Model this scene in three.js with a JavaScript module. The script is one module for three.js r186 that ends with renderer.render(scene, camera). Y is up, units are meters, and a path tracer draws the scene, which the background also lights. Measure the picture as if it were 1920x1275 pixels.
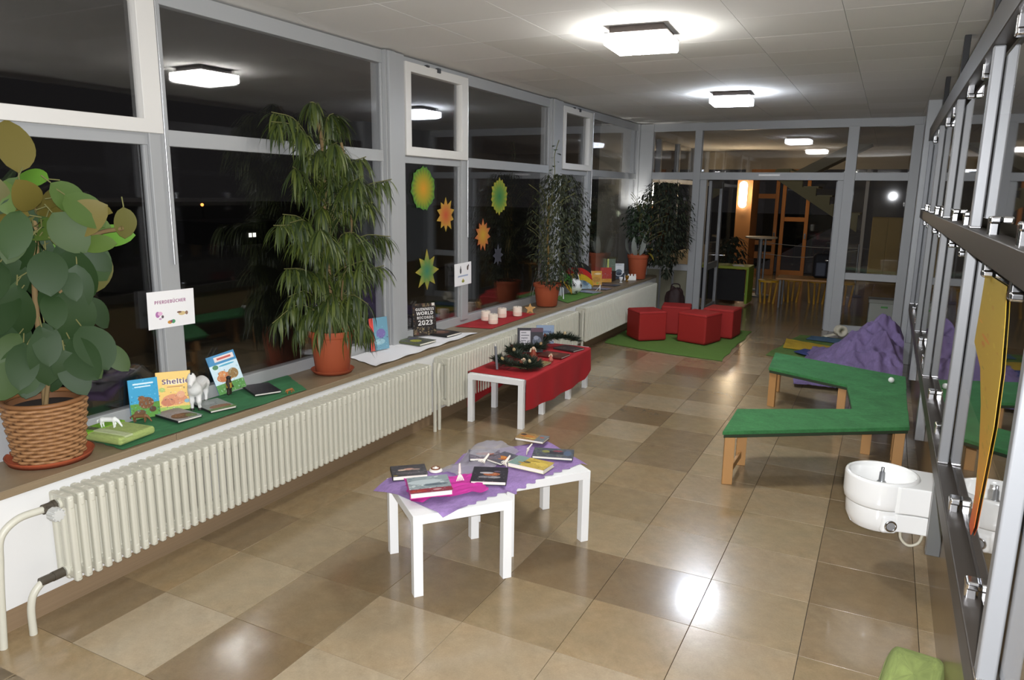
import * as THREE from 'three';
import { RoundedBoxGeometry } from 'three/addons/geometries/RoundedBoxGeometry.js';
import { mergeGeometries, mergeVertices } from 'three/addons/utils/BufferGeometryUtils.js';
import { MarchingCubes } from 'three/addons/objects/MarchingCubes.js';
import { ImprovedNoise } from 'three/addons/math/ImprovedNoise.js';
import { RectAreaLightUniformsLib } from 'three/addons/lights/RectAreaLightUniformsLib.js';

// ---------------------------------------------------------------- camera, sky, exposure
const scene = new THREE.Scene();
const camera = new THREE.PerspectiveCamera(49.89, 1920 / 1275, 0.05, 200);
camera.position.set(0, 2.07, 0);
camera.rotation.set(-0.199618, 0.468409, 0.0143458, 'YXZ');
scene.background = new THREE.Color(0.0028, 0.0026, 0.0027);      // a night sky over a lit town
const renderer = new THREE.WebGLRenderer({ antialias: true });
renderer.toneMapping = THREE.LinearToneMapping;
renderer.toneMappingExposure = 2.9;
renderer.shadowMap.enabled = true;
RectAreaLightUniformsLib.init();
// the camera's own flash, a hand's width above and to the right of the lens
const FLASH = 21, LAMP = 7.5;
const flash = new THREE.SpotLight(new THREE.Color(0.975, 0.995, 1.03), FLASH, 0, 1.15, 0.25, 2);
flash.position.set(0.04, 2.115, 0.02); flash.castShadow = true; flash.shadow.radius = 0.9;
flash.target.position.set(-4.42, 0.12, -8.75); scene.add(flash, flash.target);

// ---------------------------------------------------------------- helpers
let seed = 7;
const rnd = () => { seed = (seed + 0x6D2B79F5) | 0; let t = Math.imul(seed ^ (seed >>> 15), 1 | seed); t = (t + Math.imul(t ^ (t >>> 7), 61 | t)) ^ t; return ((t ^ (t >>> 14)) >>> 0) / 4294967296; };
const rr = (a, b) => a + (b - a) * rnd();
const noise = new ImprovedNoise();
const N3 = (x, y, z = 0.37) => noise.noise(x, y, z);
const V = (x, y, z) => new THREE.Vector3(x, y, z);
const used = {};
function numbered(n) { used[n] = (used[n] ?? -1) + 1; return used[n] ? n + '_' + String(used[n]).padStart(3, '0') : n; }
function mesh(name, geo, mat) { const m = new THREE.Mesh(geo, mat); m.name = name; m.castShadow = m.receiveShadow = true; return m; }
function part(parent, name, geo, mat, pos, rot) {
  const m = mesh(name, geo, mat); if (pos) m.position.set(...pos); if (rot) m.rotation.set(...rot); parent.add(m); return m;
}
function thing(name, label, category, pos = [0, 0, 0], turn = 0, group) {
  const o = new THREE.Group(); o.name = numbered(name); o.position.set(...pos); o.rotation.y = turn;
  o.userData = { label, category }; if (group) o.userData.group = group; scene.add(o); return o;
}
function single(name, geo, mat, label, category, pos = [0, 0, 0], turn = 0, group) {
  const m = mesh(numbered(name), geo, mat); m.position.set(...pos); m.rotation.y = turn;
  m.userData = { label, category }; if (group) m.userData.group = group; scene.add(m); return m;
}
function struct(name, geo, mat) { const m = mesh(name, geo, mat); m.userData.kind = 'structure'; scene.add(m); return m; }
function structGroup(name) { const o = new THREE.Group(); o.name = name; o.userData.kind = 'structure'; scene.add(o); return o; }
function dup(src, label, pos, turn, group) {
  const c = src.clone(); c.userData = { ...src.userData, label }; if (group) c.userData.group = group;
  c.name = numbered(src.name.replace(/_\d\d\d$/, '')); if (pos) c.position.set(...pos); if (turn !== undefined) c.rotation.y = turn; scene.add(c); return c;
}
const T = (g, x = 0, y = 0, z = 0) => g.translate(x, y, z);
const bx = (w, h, d, x = 0, y = 0, z = 0) => T(new THREE.BoxGeometry(w, h, d), x, y, z);
const span = (x0, x1, y0, y1, z0, z1) => bx(Math.abs(x1 - x0), Math.abs(y1 - y0), Math.abs(z1 - z0), (x0 + x1) / 2, (y0 + y1) / 2, (z0 + z1) / 2);
const rb = (w, h, d, r = 0.005, x = 0, y = 0, z = 0, s = 2) => T(new RoundedBoxGeometry(w, h, d, s, r), x, y, z);
const rspan = (x0, x1, y0, y1, z0, z1, r = 0.004) => rb(Math.abs(x1 - x0), Math.abs(y1 - y0), Math.abs(z1 - z0), r, (x0 + x1) / 2, (y0 + y1) / 2, (z0 + z1) / 2);
const cyl = (r1, r2, h, x = 0, y = 0, z = 0, n = 24) => T(new THREE.CylinderGeometry(r1, r2, h, n), x, y, z);
const sph = (r, x = 0, y = 0, z = 0, n = 20) => T(new THREE.SphereGeometry(r, n, Math.ceil(n * 0.7)), x, y, z);
const lathe = (pts, n = 40) => new THREE.LatheGeometry(pts.map((p) => new THREE.Vector2(p[0], p[1])), n);
const tube = (pts, r, n = 40, k = 8) => new THREE.TubeGeometry(new THREE.CatmullRomCurve3(pts.map((p) => V(...p)), false, 'centripetal'), n, r, k);
const merge = (a) => mergeGeometries(a.map((g) => { const q = g.index ? g.toNonIndexed() : g; for (const k of Object.keys(q.attributes)) if (!['position', 'normal', 'uv'].includes(k)) q.deleteAttribute(k); return q; }));
// a closed sheet with real thickness from a function (u, v) -> [x, y, z]
function sheet(fn, nu, nv, th = 0.003, off = [0, -1, 0]) {
  const pos = [], uv = [], idx = [], W = nu + 1, S = W * (nv + 1);
  for (let s = 0; s < 2; s++) for (let j = 0; j <= nv; j++) for (let i = 0; i <= nu; i++) {
    const p = fn(i / nu, j / nv); pos.push(p[0] + s * th * off[0], p[1] + s * th * off[1], p[2] + s * th * off[2]); uv.push(i / nu, j / nv);
  }
  for (let j = 0; j < nv; j++) for (let i = 0; i < nu; i++) {
    const a = j * W + i, b = a + 1, c = a + W, d = c + 1;
    idx.push(a, b, c, b, d, c, a + S, c + S, b + S, b + S, c + S, d + S);
  }
  const rim = (a, b) => idx.push(a, a + S, b, b, a + S, b + S);
  for (let i = 0; i < nu; i++) { rim(i, i + 1); rim(nv * W + i + 1, nv * W + i); }
  for (let j = 0; j < nv; j++) { rim((j + 1) * W, j * W); rim(j * W + nu, (j + 1) * W + nu); }
  const g = new THREE.BufferGeometry();
  g.setAttribute('position', new THREE.Float32BufferAttribute(pos, 3)); g.setAttribute('uv', new THREE.Float32BufferAttribute(uv, 2)); g.setIndex(idx); g.computeVertexNormals(); return g;
}
const bil = (c, u, v) => [0, 1].map((k) => (c[0][k] * (1 - u) + c[1][k] * u) * (1 - v) + (c[3][k] * (1 - u) + c[2][k] * u) * v);   // corners (x, z) of a quad
function prism(poly, y0, y1) {                                       // polygon of (x, z) points, vertical walls
  const s = new THREE.Shape(poly.map((p) => new THREE.Vector2(p[0], -p[1])));
  const g = new THREE.ExtrudeGeometry(s, { depth: y1 - y0, bevelEnabled: true, bevelSize: 0.003, bevelThickness: 0.003, bevelSegments: 1 });
  g.rotateX(-Math.PI / 2); g.translate(0, y0, 0); return g;
}
// a continuous body: tapered capsules [ax,ay,az,ra, bx,by,bz,rb] joined by a smooth minimum and meshed
function body(caps, centre, half, res = 44, k = 0.012) {
  const mc = new MarchingCubes(res, new THREE.MeshStandardMaterial(), false, false, 60000); mc.isolation = 0;
  const n = mc.size, f = mc.field;
  for (let z = 0; z < n; z++) for (let y = 0; y < n; y++) for (let x = 0; x < n; x++) {
    const p = [x, y, z].map((q, i) => centre[i] + half * ((q - mc.halfsize) / mc.halfsize)); let d = 1e3;
    for (const c of caps) {
      const ab = [c[4] - c[0], c[5] - c[1], c[6] - c[2]], ap = [p[0] - c[0], p[1] - c[1], p[2] - c[2]], L = ab[0] ** 2 + ab[1] ** 2 + ab[2] ** 2;
      const t = L ? Math.min(1, Math.max(0, (ap[0] * ab[0] + ap[1] * ab[1] + ap[2] * ab[2]) / L)) : 0;
      const e = Math.hypot(ap[0] - ab[0] * t, ap[1] - ab[1] * t, ap[2] - ab[2] * t) - (c[3] + (c[7] - c[3]) * t);
      const h = Math.max(k - Math.abs(d - e), 0) / k; d = Math.min(d, e) - h * h * k * 0.25;
    }
    f[x + y * n + z * n * n] = -d;
  }
  mc.update();
  const g = new THREE.BufferGeometry();
  g.setAttribute('position', new THREE.Float32BufferAttribute(mc.positionArray.slice(0, mc.count * 3), 3));
  g.scale(half, half, half); g.translate(...centre);
  const m = mergeVertices(g, half * 1e-4); m.computeVertexNormals();
  m.setAttribute('uv', new THREE.Float32BufferAttribute(new Float32Array(m.attributes.position.count * 2), 2)); return m;
}
function leafGeo(L, W, fold = 0.2, droop = 0.25, n = 5, pw = 0.9, blunt = 0.8) {   // grows along +z, upper side +y
  const pos = [], uv = [], idx = [];
  for (let i = 0; i <= n; i++) {
    const t = i / n, w = W / 2 * Math.pow(Math.max(0, Math.sin(Math.PI * Math.pow(t, pw))), blunt), y = -droop * L * t * t, z = L * t * (1 - 0.15 * droop * t);
    pos.push(-w, y + w * fold, z, 0, y, z, w, y + w * fold, z); uv.push(0, t, 0.5, t, 1, t);
    if (i < n) { const a = i * 3; for (const q of [0, 1]) idx.push(a + q, a + q + 3, a + q + 1, a + q + 1, a + q + 3, a + q + 4); }
  }
  const g = new THREE.BufferGeometry();
  g.setAttribute('position', new THREE.Float32BufferAttribute(pos, 3)); g.setAttribute('uv', new THREE.Float32BufferAttribute(uv, 2)); g.setIndex(idx); g.computeVertexNormals(); return g;
}
const _m = new THREE.Matrix4();
function aim(p, d, up = V(0, 1, 0), s = 1) {                          // matrix placing a leaf at p, growing along d
  const z = d.clone().normalize(), x = up.clone().cross(z); if (x.lengthSq() < 1e-5) x.set(1, 0, 0); x.normalize();
  const y = z.clone().cross(x); return new THREE.Matrix4().makeBasis(x, y, z).scale(V(s, s, s)).setPosition(p);
}
function put(m, mat4) { mat4.decompose(m.position, m.quaternion, m.scale); return m; }
// ---------------------------------------------------------------- textures and materials
function noiseTex(size, fn, srgb = true, rx = 1, ry = 1) {
  const d = new Uint8Array(size * size * 4);
  for (let y = 0; y < size; y++) for (let x = 0; x < size; x++) { const c = fn(x / size, y / size), i = (y * size + x) * 4; d[i] = c[0]; d[i + 1] = c[1]; d[i + 2] = c[2]; d[i + 3] = 255; }
  const t = new THREE.DataTexture(d, size, size); t.magFilter = THREE.LinearFilter; t.minFilter = THREE.LinearFilter; t.wrapS = t.wrapT = THREE.RepeatWrapping;
  t.repeat.set(rx, ry); if (srgb) t.colorSpace = THREE.SRGBColorSpace; t.needsUpdate = true; return t;
}
const per = (u, v, f, z) => {                                        // noise that wraps
  const a = N3(u * f, v * f, z), b = N3((u - 1) * f, v * f, z), c = N3(u * f, (v - 1) * f, z), d = N3((u - 1) * f, (v - 1) * f, z);
  return (a * (1 - u) + b * u) * (1 - v) + (c * (1 - u) + d * u) * v;
};
const gray = (v) => { const q = Math.max(0, Math.min(255, v)); return [q, q, q]; };
const std = (color, roughness = 0.6, o = {}) => new THREE.MeshStandardMaterial({ color, roughness, ...o });
const phys = (color, roughness = 0.6, o = {}) => new THREE.MeshPhysicalMaterial({ color, roughness, ...o });
const grainTex = noiseTex(128, (u, v) => gray(128 + 70 * per(u, v, 18, 1.3) + 40 * (rnd() - 0.5)), false);
const fuzzTex = noiseTex(256, (u, v) => gray(128 + 60 * per(u, v, 60, 2.3) + 110 * (rnd() - 0.5)), false, 4, 4);
const stoneTex = [0, 1, 2].map((k) => noiseTex(256, (u, v) => {
  const a = per(u, v, 5, k * 3.1 + 1) * 16 + per(u, v, 14, k + 9) * 12 + per(u, v, 44, k + 4) * 10 + (rnd() - 0.5) * 12, w = per(u, v, 4, k + 20) * 6;
  return [Math.min(255, 232 + a + w), Math.min(255, 228 + a), Math.min(255, 222 + a - w)];
}));
const stoneRough = noiseTex(128, (u, v) => gray(235 + 40 * per(u, v, 8, 5)), false);
const M = {
  ceiling: std('#e2e0db', 0.9, { bumpMap: grainTex, bumpScale: 0.0006 }), ceilingBack: std('#e6e4df', 0.95),
  wall: std('#dcdbd8', 0.85, { bumpMap: grainTex, bumpScale: 0.0005 }), plinth: std('#9a846a', 0.5, { map: stoneTex[0] }),
  frame: std('#a3a4a4', 0.42), frameDark: std('#3a3b3d', 0.5), sash: std('#d9d6d0', 0.4), rod: std('#c9cacb', 0.25, { metalness: 0.6 }),
  glass: phys('#ffffff', 0.02, { transmission: 1, thickness: 0, ior: 1.5 }),
  radiator: std('#cbc8b8', 0.45), brass: std('#5a5348', 0.45, { metalness: 0.4 }), cap: std('#c9c9c4', 0.4),
  sill: std('#94836a', 0.42, { map: stoneTex[1] }), white: std('#f1f0ee', 0.35), whiteLack: std('#efefee', 0.38),
  chrome: std('#d6d6d8', 0.14, { metalness: 1 }), steel: std('#8e9093', 0.35, { metalness: 0.7 }), alu: std('#828385', 0.45, { metalness: 0.2 }),
  railBrown: std('#3e3832', 0.45, { metalness: 0.2 }), black: std('#141315', 0.6), night: std('#16140f', 0.95),
  terracotta: std('#a9512f', 0.75, { bumpMap: grainTex, bumpScale: 0.001 }), soil: std('#2c2118', 1, { bumpMap: fuzzTex, bumpScale: 0.004 }),
  paper: std('#f1efe9', 0.8), pages: std('#efe9dc', 0.85), trunk: std('#7a6440', 0.85, { bumpMap: grainTex, bumpScale: 0.002 }), twig: std('#6b6a3c', 0.8),
  wood: std('#b98a55', 0.5), woodOrange: std('#b9762f', 0.55), ceramic: phys('#efefed', 0.12, { clearcoat: 0.6, clearcoatRoughness: 0.06 }),
  red: std('#a3121a', 0.85, { bumpMap: fuzzTex, bumpScale: 0.0008 }), redFoam: std('#9e1d18', 0.75, { bumpMap: grainTex, bumpScale: 0.0006 }),
};
const mottle = noiseTex(128, (u, v) => gray(226 + 34 * per(u, v, 7, 3.3) + 26 * per(u, v, 22, 6.1) + 24 * (rnd() - 0.5)));
const cloth = (c, o = {}) => std(c, 0.92, { map: mottle, bumpMap: fuzzTex, bumpScale: 0.0012, ...o });
function canvasMat(w, h, draw, rough = 0.45) {
  const c = document.createElement('canvas'); c.width = w; c.height = h; draw(c.getContext('2d'), w, h);
  const t = new THREE.CanvasTexture(c); t.colorSpace = THREE.SRGBColorSpace; return std('#ffffff', rough, { map: t });
}

// ================================================================ THE SETTING
const CEIL = 3.21, ZEND = -12.3, XW = -3.88;
// floor: a slab with stone tiles half a metre square laid along the corridor
{
  const floor = structGroup('floor');
  part(floor, 'slab', merge([span(-4.3, 0.64, -0.2, -0.012, 3.2, -12.4), span(-4.6, 3.3, -0.2, -0.012, -12.4, -21.6)]), std('#3c342a', 0.8));
  const tones = ['#a59377', '#9c8a6c', '#ab9a7f', '#97856a', '#a79679', '#a08c6c', '#b3a48b', '#8f7d62', '#867358'];
  const mats = tones.map((c, i) => phys(c, 0.24, { map: stoneTex[i % 3], roughnessMap: stoneRough, clearcoat: 0.35, clearcoatRoughness: 0.09 }));
  const full = rb(0.4965, 0.012, 0.4965, 0.0012, 0, -0.006, 0, 1), edge = rb(0.353, 0.012, 0.4965, 0.0012, 0, -0.006, 0, 1);
  const known = { '0,1': 6, '1,1': 8, '1,3': 8, '3,4': 8, '4,4': 8, '2,2': 2, '3,3': 1, '0,2': 4, '-1,1': 7, '-1,2': 5, '4,2': 2, '5,3': 2, '4,3': 5, '6,3': 1, '2,1': 6, '3,1': 6, '3,8': 7, '2,10': 8, '3,9': 7, '2,14': 8, '1,12': 7 };
  for (let j = 0; j < 23; j++) for (let i = -1; i < 8; i++) {
    const k = known[i + ',' + j] ?? (i === -1 ? [7, 5, 3][Math.floor(rnd() * 3)] : [0, 0, 1, 2, 3, 4, 4, 5, 1, 7][Math.floor(rnd() * 10)]);
    const t = part(floor, 'tile', i < 0 ? edge : full, mats[k], [i < 0 ? -3.338 : -3.1625 + 0.4992 * (i + 0.5), 0, -1.294 - 0.4991 * (j + 0.5)]); if (rnd() < 0.5) t.rotation.y = Math.PI;
  }
  const rest = []; for (let j = 0; j < 9; j++) for (let i = -2; i < 8; i++) rest.push(T(full.clone(), -3.1625 + 0.4992 * (i + 0.5), 0, 3 - 0.4991 * (j + 0.5) - 0.05));
  part(floor, 'tiles_behind', merge(rest), mats[0]).userData.kind = 'stuff';
  const far = []; for (let j = 0; j < 17; j++) for (let i = -3; i < 12; i++) far.push(T(full.clone(), -3.1625 + 0.4992 * (i + 0.5), 0, -1.294 - 0.4991 * (j + 23.5)));
  part(floor, 'tiles_beyond', merge(far), mats[1]).userData.kind = 'stuff';
}
// ceiling: acoustic panels with narrow open joints under a slab
{
  const c = structGroup('ceiling');
  part(c, 'slab', merge([span(-4.3, 1.0, CEIL + 0.012, CEIL + 0.2, 3.2, -12.4), span(-4.6, 3.35, CEIL + 0.012, CEIL + 0.2, -12.4, -21.6)]), M.ceilingBack);
  const g = rb(0.6475, 0.012, 0.6475, 0.0015, 0, CEIL + 0.006, 0, 1), ms = ['#e3e1dd', '#dfddd8', '#e6e4e0', '#dcdad4'].map((q) => std(q, 0.92, { bumpMap: grainTex, bumpScale: 0.0006 }));
  for (let j = 0; j < 20; j++) for (let i = -2; i < 5; i++) if (j > 0 || i < 4) part(c, 'panel', g, ms[Math.floor(rnd() * 4)], [-2.33 + 0.65 * (i + 0.5), 0, 0.59 - 0.65 * (j + 0.5)]);
  const rest = [];
  for (let j = 0; j < 3; j++) for (let i = -2; i < 5; i++) rest.push(T(g.clone(), -2.33 + 0.65 * (i + 0.5), 0, 2.54 - 0.65 * (j + 0.5)));
  for (let j = 20; j < 33; j++) for (let i = -2; i < 8; i++) rest.push(T(g.clone(), -2.33 + 0.65 * (i + 0.5), 0, 0.59 - 0.65 * (j + 0.5)));
  part(c, 'panels_beyond', merge(rest), ms[0]).userData.kind = 'stuff';
}
struct('wall_left', merge([span(-3.472, -3.98, 0.125, 0.665, 3, -12.36), span(-3.52, -3.98, -0.012, 0.125, 3, -12.36)]), M.wall);
struct('baseboard_left', span(-3.5, -3.521, 0, 0.125, 3, -12.3), M.plinth);
struct('wall_back', span(-4.2, 0.64, 0, CEIL, 2.9, 3.05), std('#b9b3a6', 0.9));
{
  const s = structGroup('window_7'); s.name = 'trim_1';                // the deep stone sill, laid in lengths
  for (let k = 0; k < 9; k++) part(s, 'sill_stone', rspan(-3.458, -3.93, 0.665, 0.705, 2.2 - k * 1.62, 2.2 - (k + 1) * 1.62 + 0.004), M.sill);
}
// left window wall: columns every 3.46 m, each bay a narrow light with a top-hung sash and a wide light
const COL = [[1.78, 1.51], [-1.715, -1.985], [-5.205, -5.475], [-8.625, -8.975], [-12.23, -12.36]];
COL.forEach(([a, b], k) => {
  const c = structGroup('trim_' + (k + 2));
  part(c, 'column', span(-3.85, -4.0, 0.7, CEIL, a, b), M.frame);
  if (k < 4) part(c, 'cover_strip', rspan(-3.825, -3.85, 0.705, CEIL - 0.002, a - 0.02, a - 0.115), M.frame);
});
[[1.51, 0.46, 0.33, -1.715], [-1.985, -2.945, -3.075, -5.205], [-5.475, -6.468, -6.594, -8.625], [-8.975, -9.93, -10.085, -12.23]].forEach(([a, m0, m1, b], k) => {
  const w = structGroup('window_' + (k + 1)), F = (x0, y0, y1, z0, z1, n = 'frame_bar') => part(w, n, rspan(XW, XW - 0.07, y0, y1, z0, z1, 0.004), M.frame);
  F(0, 0.703, 0.788, a, b, 'bottom_rail'); F(0, 3.105, CEIL, a, b, 'head_rail'); F(0, 2.31, 2.405, a, b, 'transom');
  part(w, 'mullion', rspan(XW + 0.02, XW - 0.07, 0.75, 3.14, m0, m1, 0.005), M.frame);
  for (const [z0, z1, y0, y1] of [[a, m0, 0.788, 2.31], [m1, b, 0.788, 2.31], [m1, b, 2.405, 3.105]]) {
    part(w, 'pane', span(XW - 0.014, XW - 0.0142, y0, y1, z0, z1), M.glass); part(w, 'pane', span(XW - 0.032, XW - 0.0322, y0, y1, z0, z1), M.glass);
    for (const z of [z0 - 0.012, z1 + 0.012]) part(w, 'glazing_bead', rspan(XW - 0.002, XW - 0.02, y0, y1, z - 0.011, z + 0.011, 0.003), M.frame);
  }
  const s = new THREE.Group(); s.name = 'sash'; w.add(s);             // opens inward at the top
  const y0 = 2.376, y1 = 3.165, z0 = a - 0.012, z1 = m0 - 0.085, X0 = XW + 0.04, X1 = XW - 0.03;
  part(s, 'sash_frame', merge([rspan(X0, X1, y0, y0 + 0.078, z0, z1), rspan(X0, X1, y1 - 0.078, y1, z0, z1), rspan(X0, X1, y0 + 0.07, y1 - 0.07, z0, z0 - 0.083), rspan(X0, X1, y0 + 0.07, y1 - 0.07, z1 + 0.12, z1)]), M.sash);
  part(s, 'sash_pane', span(XW - 0.01, XW - 0.0102, y0 + 0.07, y1 - 0.07, z0 - 0.08, z1 + 0.1), M.glass);
  part(s, 'sash_pane', span(XW + 0.008, XW + 0.0078, y0 + 0.07, y1 - 0.07, z0 - 0.08, z1 + 0.1), M.glass);
  part(w, 'hinge', rspan(X0 + 0.012, X0 - 0.02, y1 - 0.03, y1 + 0.012, z0 - 0.5, z0 - 0.55, 0.003), M.frameDark); part(w, 'hinge', rspan(X0 + 0.012, X0 - 0.02, y1 - 0.006, y1 + 0.012, z0 - 0.32, z0 - 0.36, 0.003), M.frameDark);
  part(w, 'opener_rod', cyl(0.006, 0.006, 1.55, XW + 0.034, 2.395, m1 + 0.035, 10), M.rod);
  part(w, 'opener_rod_sleeve', cyl(0.009, 0.009, 0.14, XW + 0.034, 1.68, m1 + 0.035, 10), M.rod);
});
// end wall: glazed screen with a wide doorway into the foyer
{
  const Z0 = ZEND, Z1 = ZEND - 0.09;
  const w = structGroup('wall_end'), F = (n, x0, x1, y0, y1, d = 0) => part(w, n, rspan(x0, x1, y0, y1, Z0 + d, Z1, 0.005), M.frame);
  F('corner_panel', -3.93, -3.63, 0, CEIL, 0.015); F('head_rail', -3.63, 0.3, 3.085, CEIL); F('transom', -3.63, 0.2, 2.312, 2.43, 0.01);
  F('post', -2.935, -2.82, 0, 3.1, 0.02); F('post', -0.665, -0.515, 0, 3.1, 0.02); F('post', 0.19, 0.32, 0, 3.1, 0.02);
  F('door_jamb', -2.82, -2.715, 0, 2.32, -0.02); F('door_jamb', -0.75, -0.665, 0, 2.32, -0.02);
  F('rail', -3.63, -2.93, 0.81, 0.915); F('rail', -0.52, 0.2, 0.825, 0.93); F('rail', -0.52, 0.2, 0, 0.11);
  part(w, 'parapet_panel', span(-3.63, -2.93, 0, 0.82, Z0 - 0.02, Z1), std('#77735f', 0.7));
  for (const x of [-3.42, -3.2]) part(w, 'panel_rib', rspan(x, x + 0.035, 0, 0.82, Z0 - 0.005, Z0 - 0.03), M.steel);
  for (const [x0, x1, y0, y1] of [[-3.63, -2.93, 0.91, 2.32], [-3.63, -2.93, 2.42, 3.09], [-2.83, -0.66, 2.42, 3.09], [-0.52, 0.2, 2.42, 3.09], [-0.52, 0.2, 0.92, 2.32], [-0.52, 0.2, 0.1, 0.83]])
    part(w, 'pane', span(x0, x1, y0, y1, Z0 - 0.045, Z0 - 0.0452), M.glass);
  part(w, 'door_plate', rspan(-1.9, -1.58, 2.372, 2.402, Z0 + 0.024, Z0, 0.003), M.white);
  part(w, 'side_return', span(0.3, 0.6, 0, CEIL, Z0, Z1), M.frame);
  // two glazed leaves, both swung back into the foyer
  [[-2.69, 1, 'door_1'], [-0.72, -1, 'door_2']].forEach(([x, s, n]) => {
    const d = structGroup(n), z0 = Z1 - 0.01, z1 = z0 - 0.98, X = x + s * 0.05;
    part(d, 'stile', rspan(x, X, 0.01, 2.3, z0, z0 - 0.1), M.alu); part(d, 'stile', rspan(x, X, 0.01, 2.3, z1 + 0.1, z1), M.alu);
    for (const [y0, y1] of [[0.01, 0.2], [0.82, 0.93], [2.18, 2.3]]) part(d, 'door_rail', rspan(x + s * 0.004, X - s * 0.004, y0, y1, z0 - 0.09, z1 + 0.09), M.alu);
    for (const [y0, y1] of [[0.19, 0.83], [0.92, 2.19]]) part(d, 'pane', span(x + s * 0.025, x + s * 0.0252, y0, y1, z0 - 0.09, z1 + 0.09), M.glass);
    const h = part(d, 'door_handle', merge([cyl(0.012, 0.012, 0.1, 0, 0, 0, 12).rotateZ(Math.PI / 2).translate(0.05, 0, 0), rb(0.018, 0.018, 0.13, 0.006, 0.1, 0, 0.05)]), M.chrome, [x + s * 0.05 * 1, 1.02, z1 + 0.05]); if (s < 0) h.rotation.y = Math.PI;
  });
}
// right side: a low stone-faced parapet, above it clipped glass panes between bronze rails on grey posts
{
  const w = structGroup('wall_right'), XG = 0.385, ZB = -10.3, ZF = 1.9;
  part(w, 'parapet', span(0.4, 0.62, 0, 0.72, ZF, -12.3), phys('#85704f', 0.28, { map: stoneTex[2], clearcoat: 0.3, clearcoatRoughness: 0.1 }));
  part(w, 'bottom_rail', rspan(0.332, 0.41, 0.69, 0.79, ZF, ZB, 0.006), M.railBrown);
  part(w, 'middle_rail', rspan(0.328, 0.41, 1.835, 1.935, ZF, ZB, 0.006), M.railBrown);
  part(w, 'top_rail', rspan(0.325, 0.41, 2.735, 2.885, ZF, ZB, 0.006), M.railBrown);
  const zs = [1.9, -0.15, -2.17, -4.03, -6.03, -8.08, -10.2];
  zs.forEach((z, i) => {
    for (const [y0, y1] of [[0.79, 1.835], [1.935, 2.735]]) {
      const p = new THREE.Group(); p.name = 'post'; p.position.set(0, 0, z); w.add(p);
      part(p, 'profile', rspan(0.336, 0.383, y0, y1, -0.028, 0.028, 0.008), M.alu); part(p, 'end_cap', rspan(0.334, 0.383, y0, y0 + 0.012, -0.03, 0.03, 0.004), M.chrome);
    }
    part(w, 'post_foot', rspan(0.336, 0.4, 0.3, 0.7, z - 0.03, z + 0.03, 0.004), M.steel);
    if (i) part(w, 'ceiling_bracket', rspan(0.35, 0.39, 2.88, CEIL, z - 0.4, z - 0.34, 0.003), M.black);
  });
  for (let i = 0; i < zs.length - 1; i++) {
    const a = zs[i] - 0.01, b = zs[i + 1] + 0.01;
    for (const [y0, y1] of [[0.83, 1.79], [1.985, 2.68]]) part(w, 'pane', span(XG, XG + 0.0002, y0, y1, a, b), M.glass);
    for (const q of [0.25, 0.66]) for (const [y, h, up] of [[0.83, 0.085, -1], [1.79, 0.07, 1], [1.985, 0.09, -1], [2.68, 0.12, 1]]) {
      const z = a + (b - a) * q, c = new THREE.Group(); c.name = 'glass_clip'; c.position.set(0, y, z); w.add(c);
      part(c, 'clip_body', rb(0.04, h, 0.034, 0.009, 0.364, up * h * 0.42, 0), M.chrome); part(c, 'clip_jaw', rb(0.044, 0.03, 0.06, 0.01, 0.366, -up * 0.006, 0, 3), M.chrome);
    }
  }
  struct('trim_8', rspan(0.28, 0.62, 0, CEIL, -10.3, -10.62, 0.006), M.frame);
  struct('wall_far_right', span(0.45, 0.62, 0.72, CEIL, -10.6, -12.4), M.frame);
}

// ================================================================ CEILING LAMPS
function lamp(label, x, z, turn, col, power, emit) {
  const t = thing('ceiling_lamp', label, 'ceiling lamp', [x, CEIL, z], turn, 'square ceiling lamps');
  part(t, 'base', rb(0.38, 0.05, 0.38, 0.006, 0, -0.025, 0), std('#3d332e', 0.7)); part(t, 'back_plate', rb(0.442, 0.006, 0.442, 0.002, 0, -0.047, 0), std('#3d332e', 0.7));
  part(t, 'diffuser', rb(0.44, 0.078, 0.44, 0.01, 0, -0.089, 0, 3), std('#ffffff', 0.4, { emissive: col, emissiveIntensity: emit }));
  const l = new THREE.RectAreaLight(col, power, 0.42, 0.42); l.position.set(x, CEIL - 0.14, z); l.rotation.set(-Math.PI / 2, 0, turn); scene.add(l); return t;
}
const warm = new THREE.Color(0.99, 0.985, 0.95), cool = new THREE.Color(0.88, 0.96, 1.1), amber = new THREE.Color(1, 0.72, 0.38), amberish = new THREE.Color(1, 0.82, 0.5);
lamp('nearer square ceiling lamp in the corridor, warm white, casting a glow on the panels', -1.695, -5.33, 0.07, warm, LAMP, 17);
lamp('farther square ceiling lamp in the corridor, cool white, before the glazed end wall', -1.735, -8.9, 0.07, cool, LAMP, 17);

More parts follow.
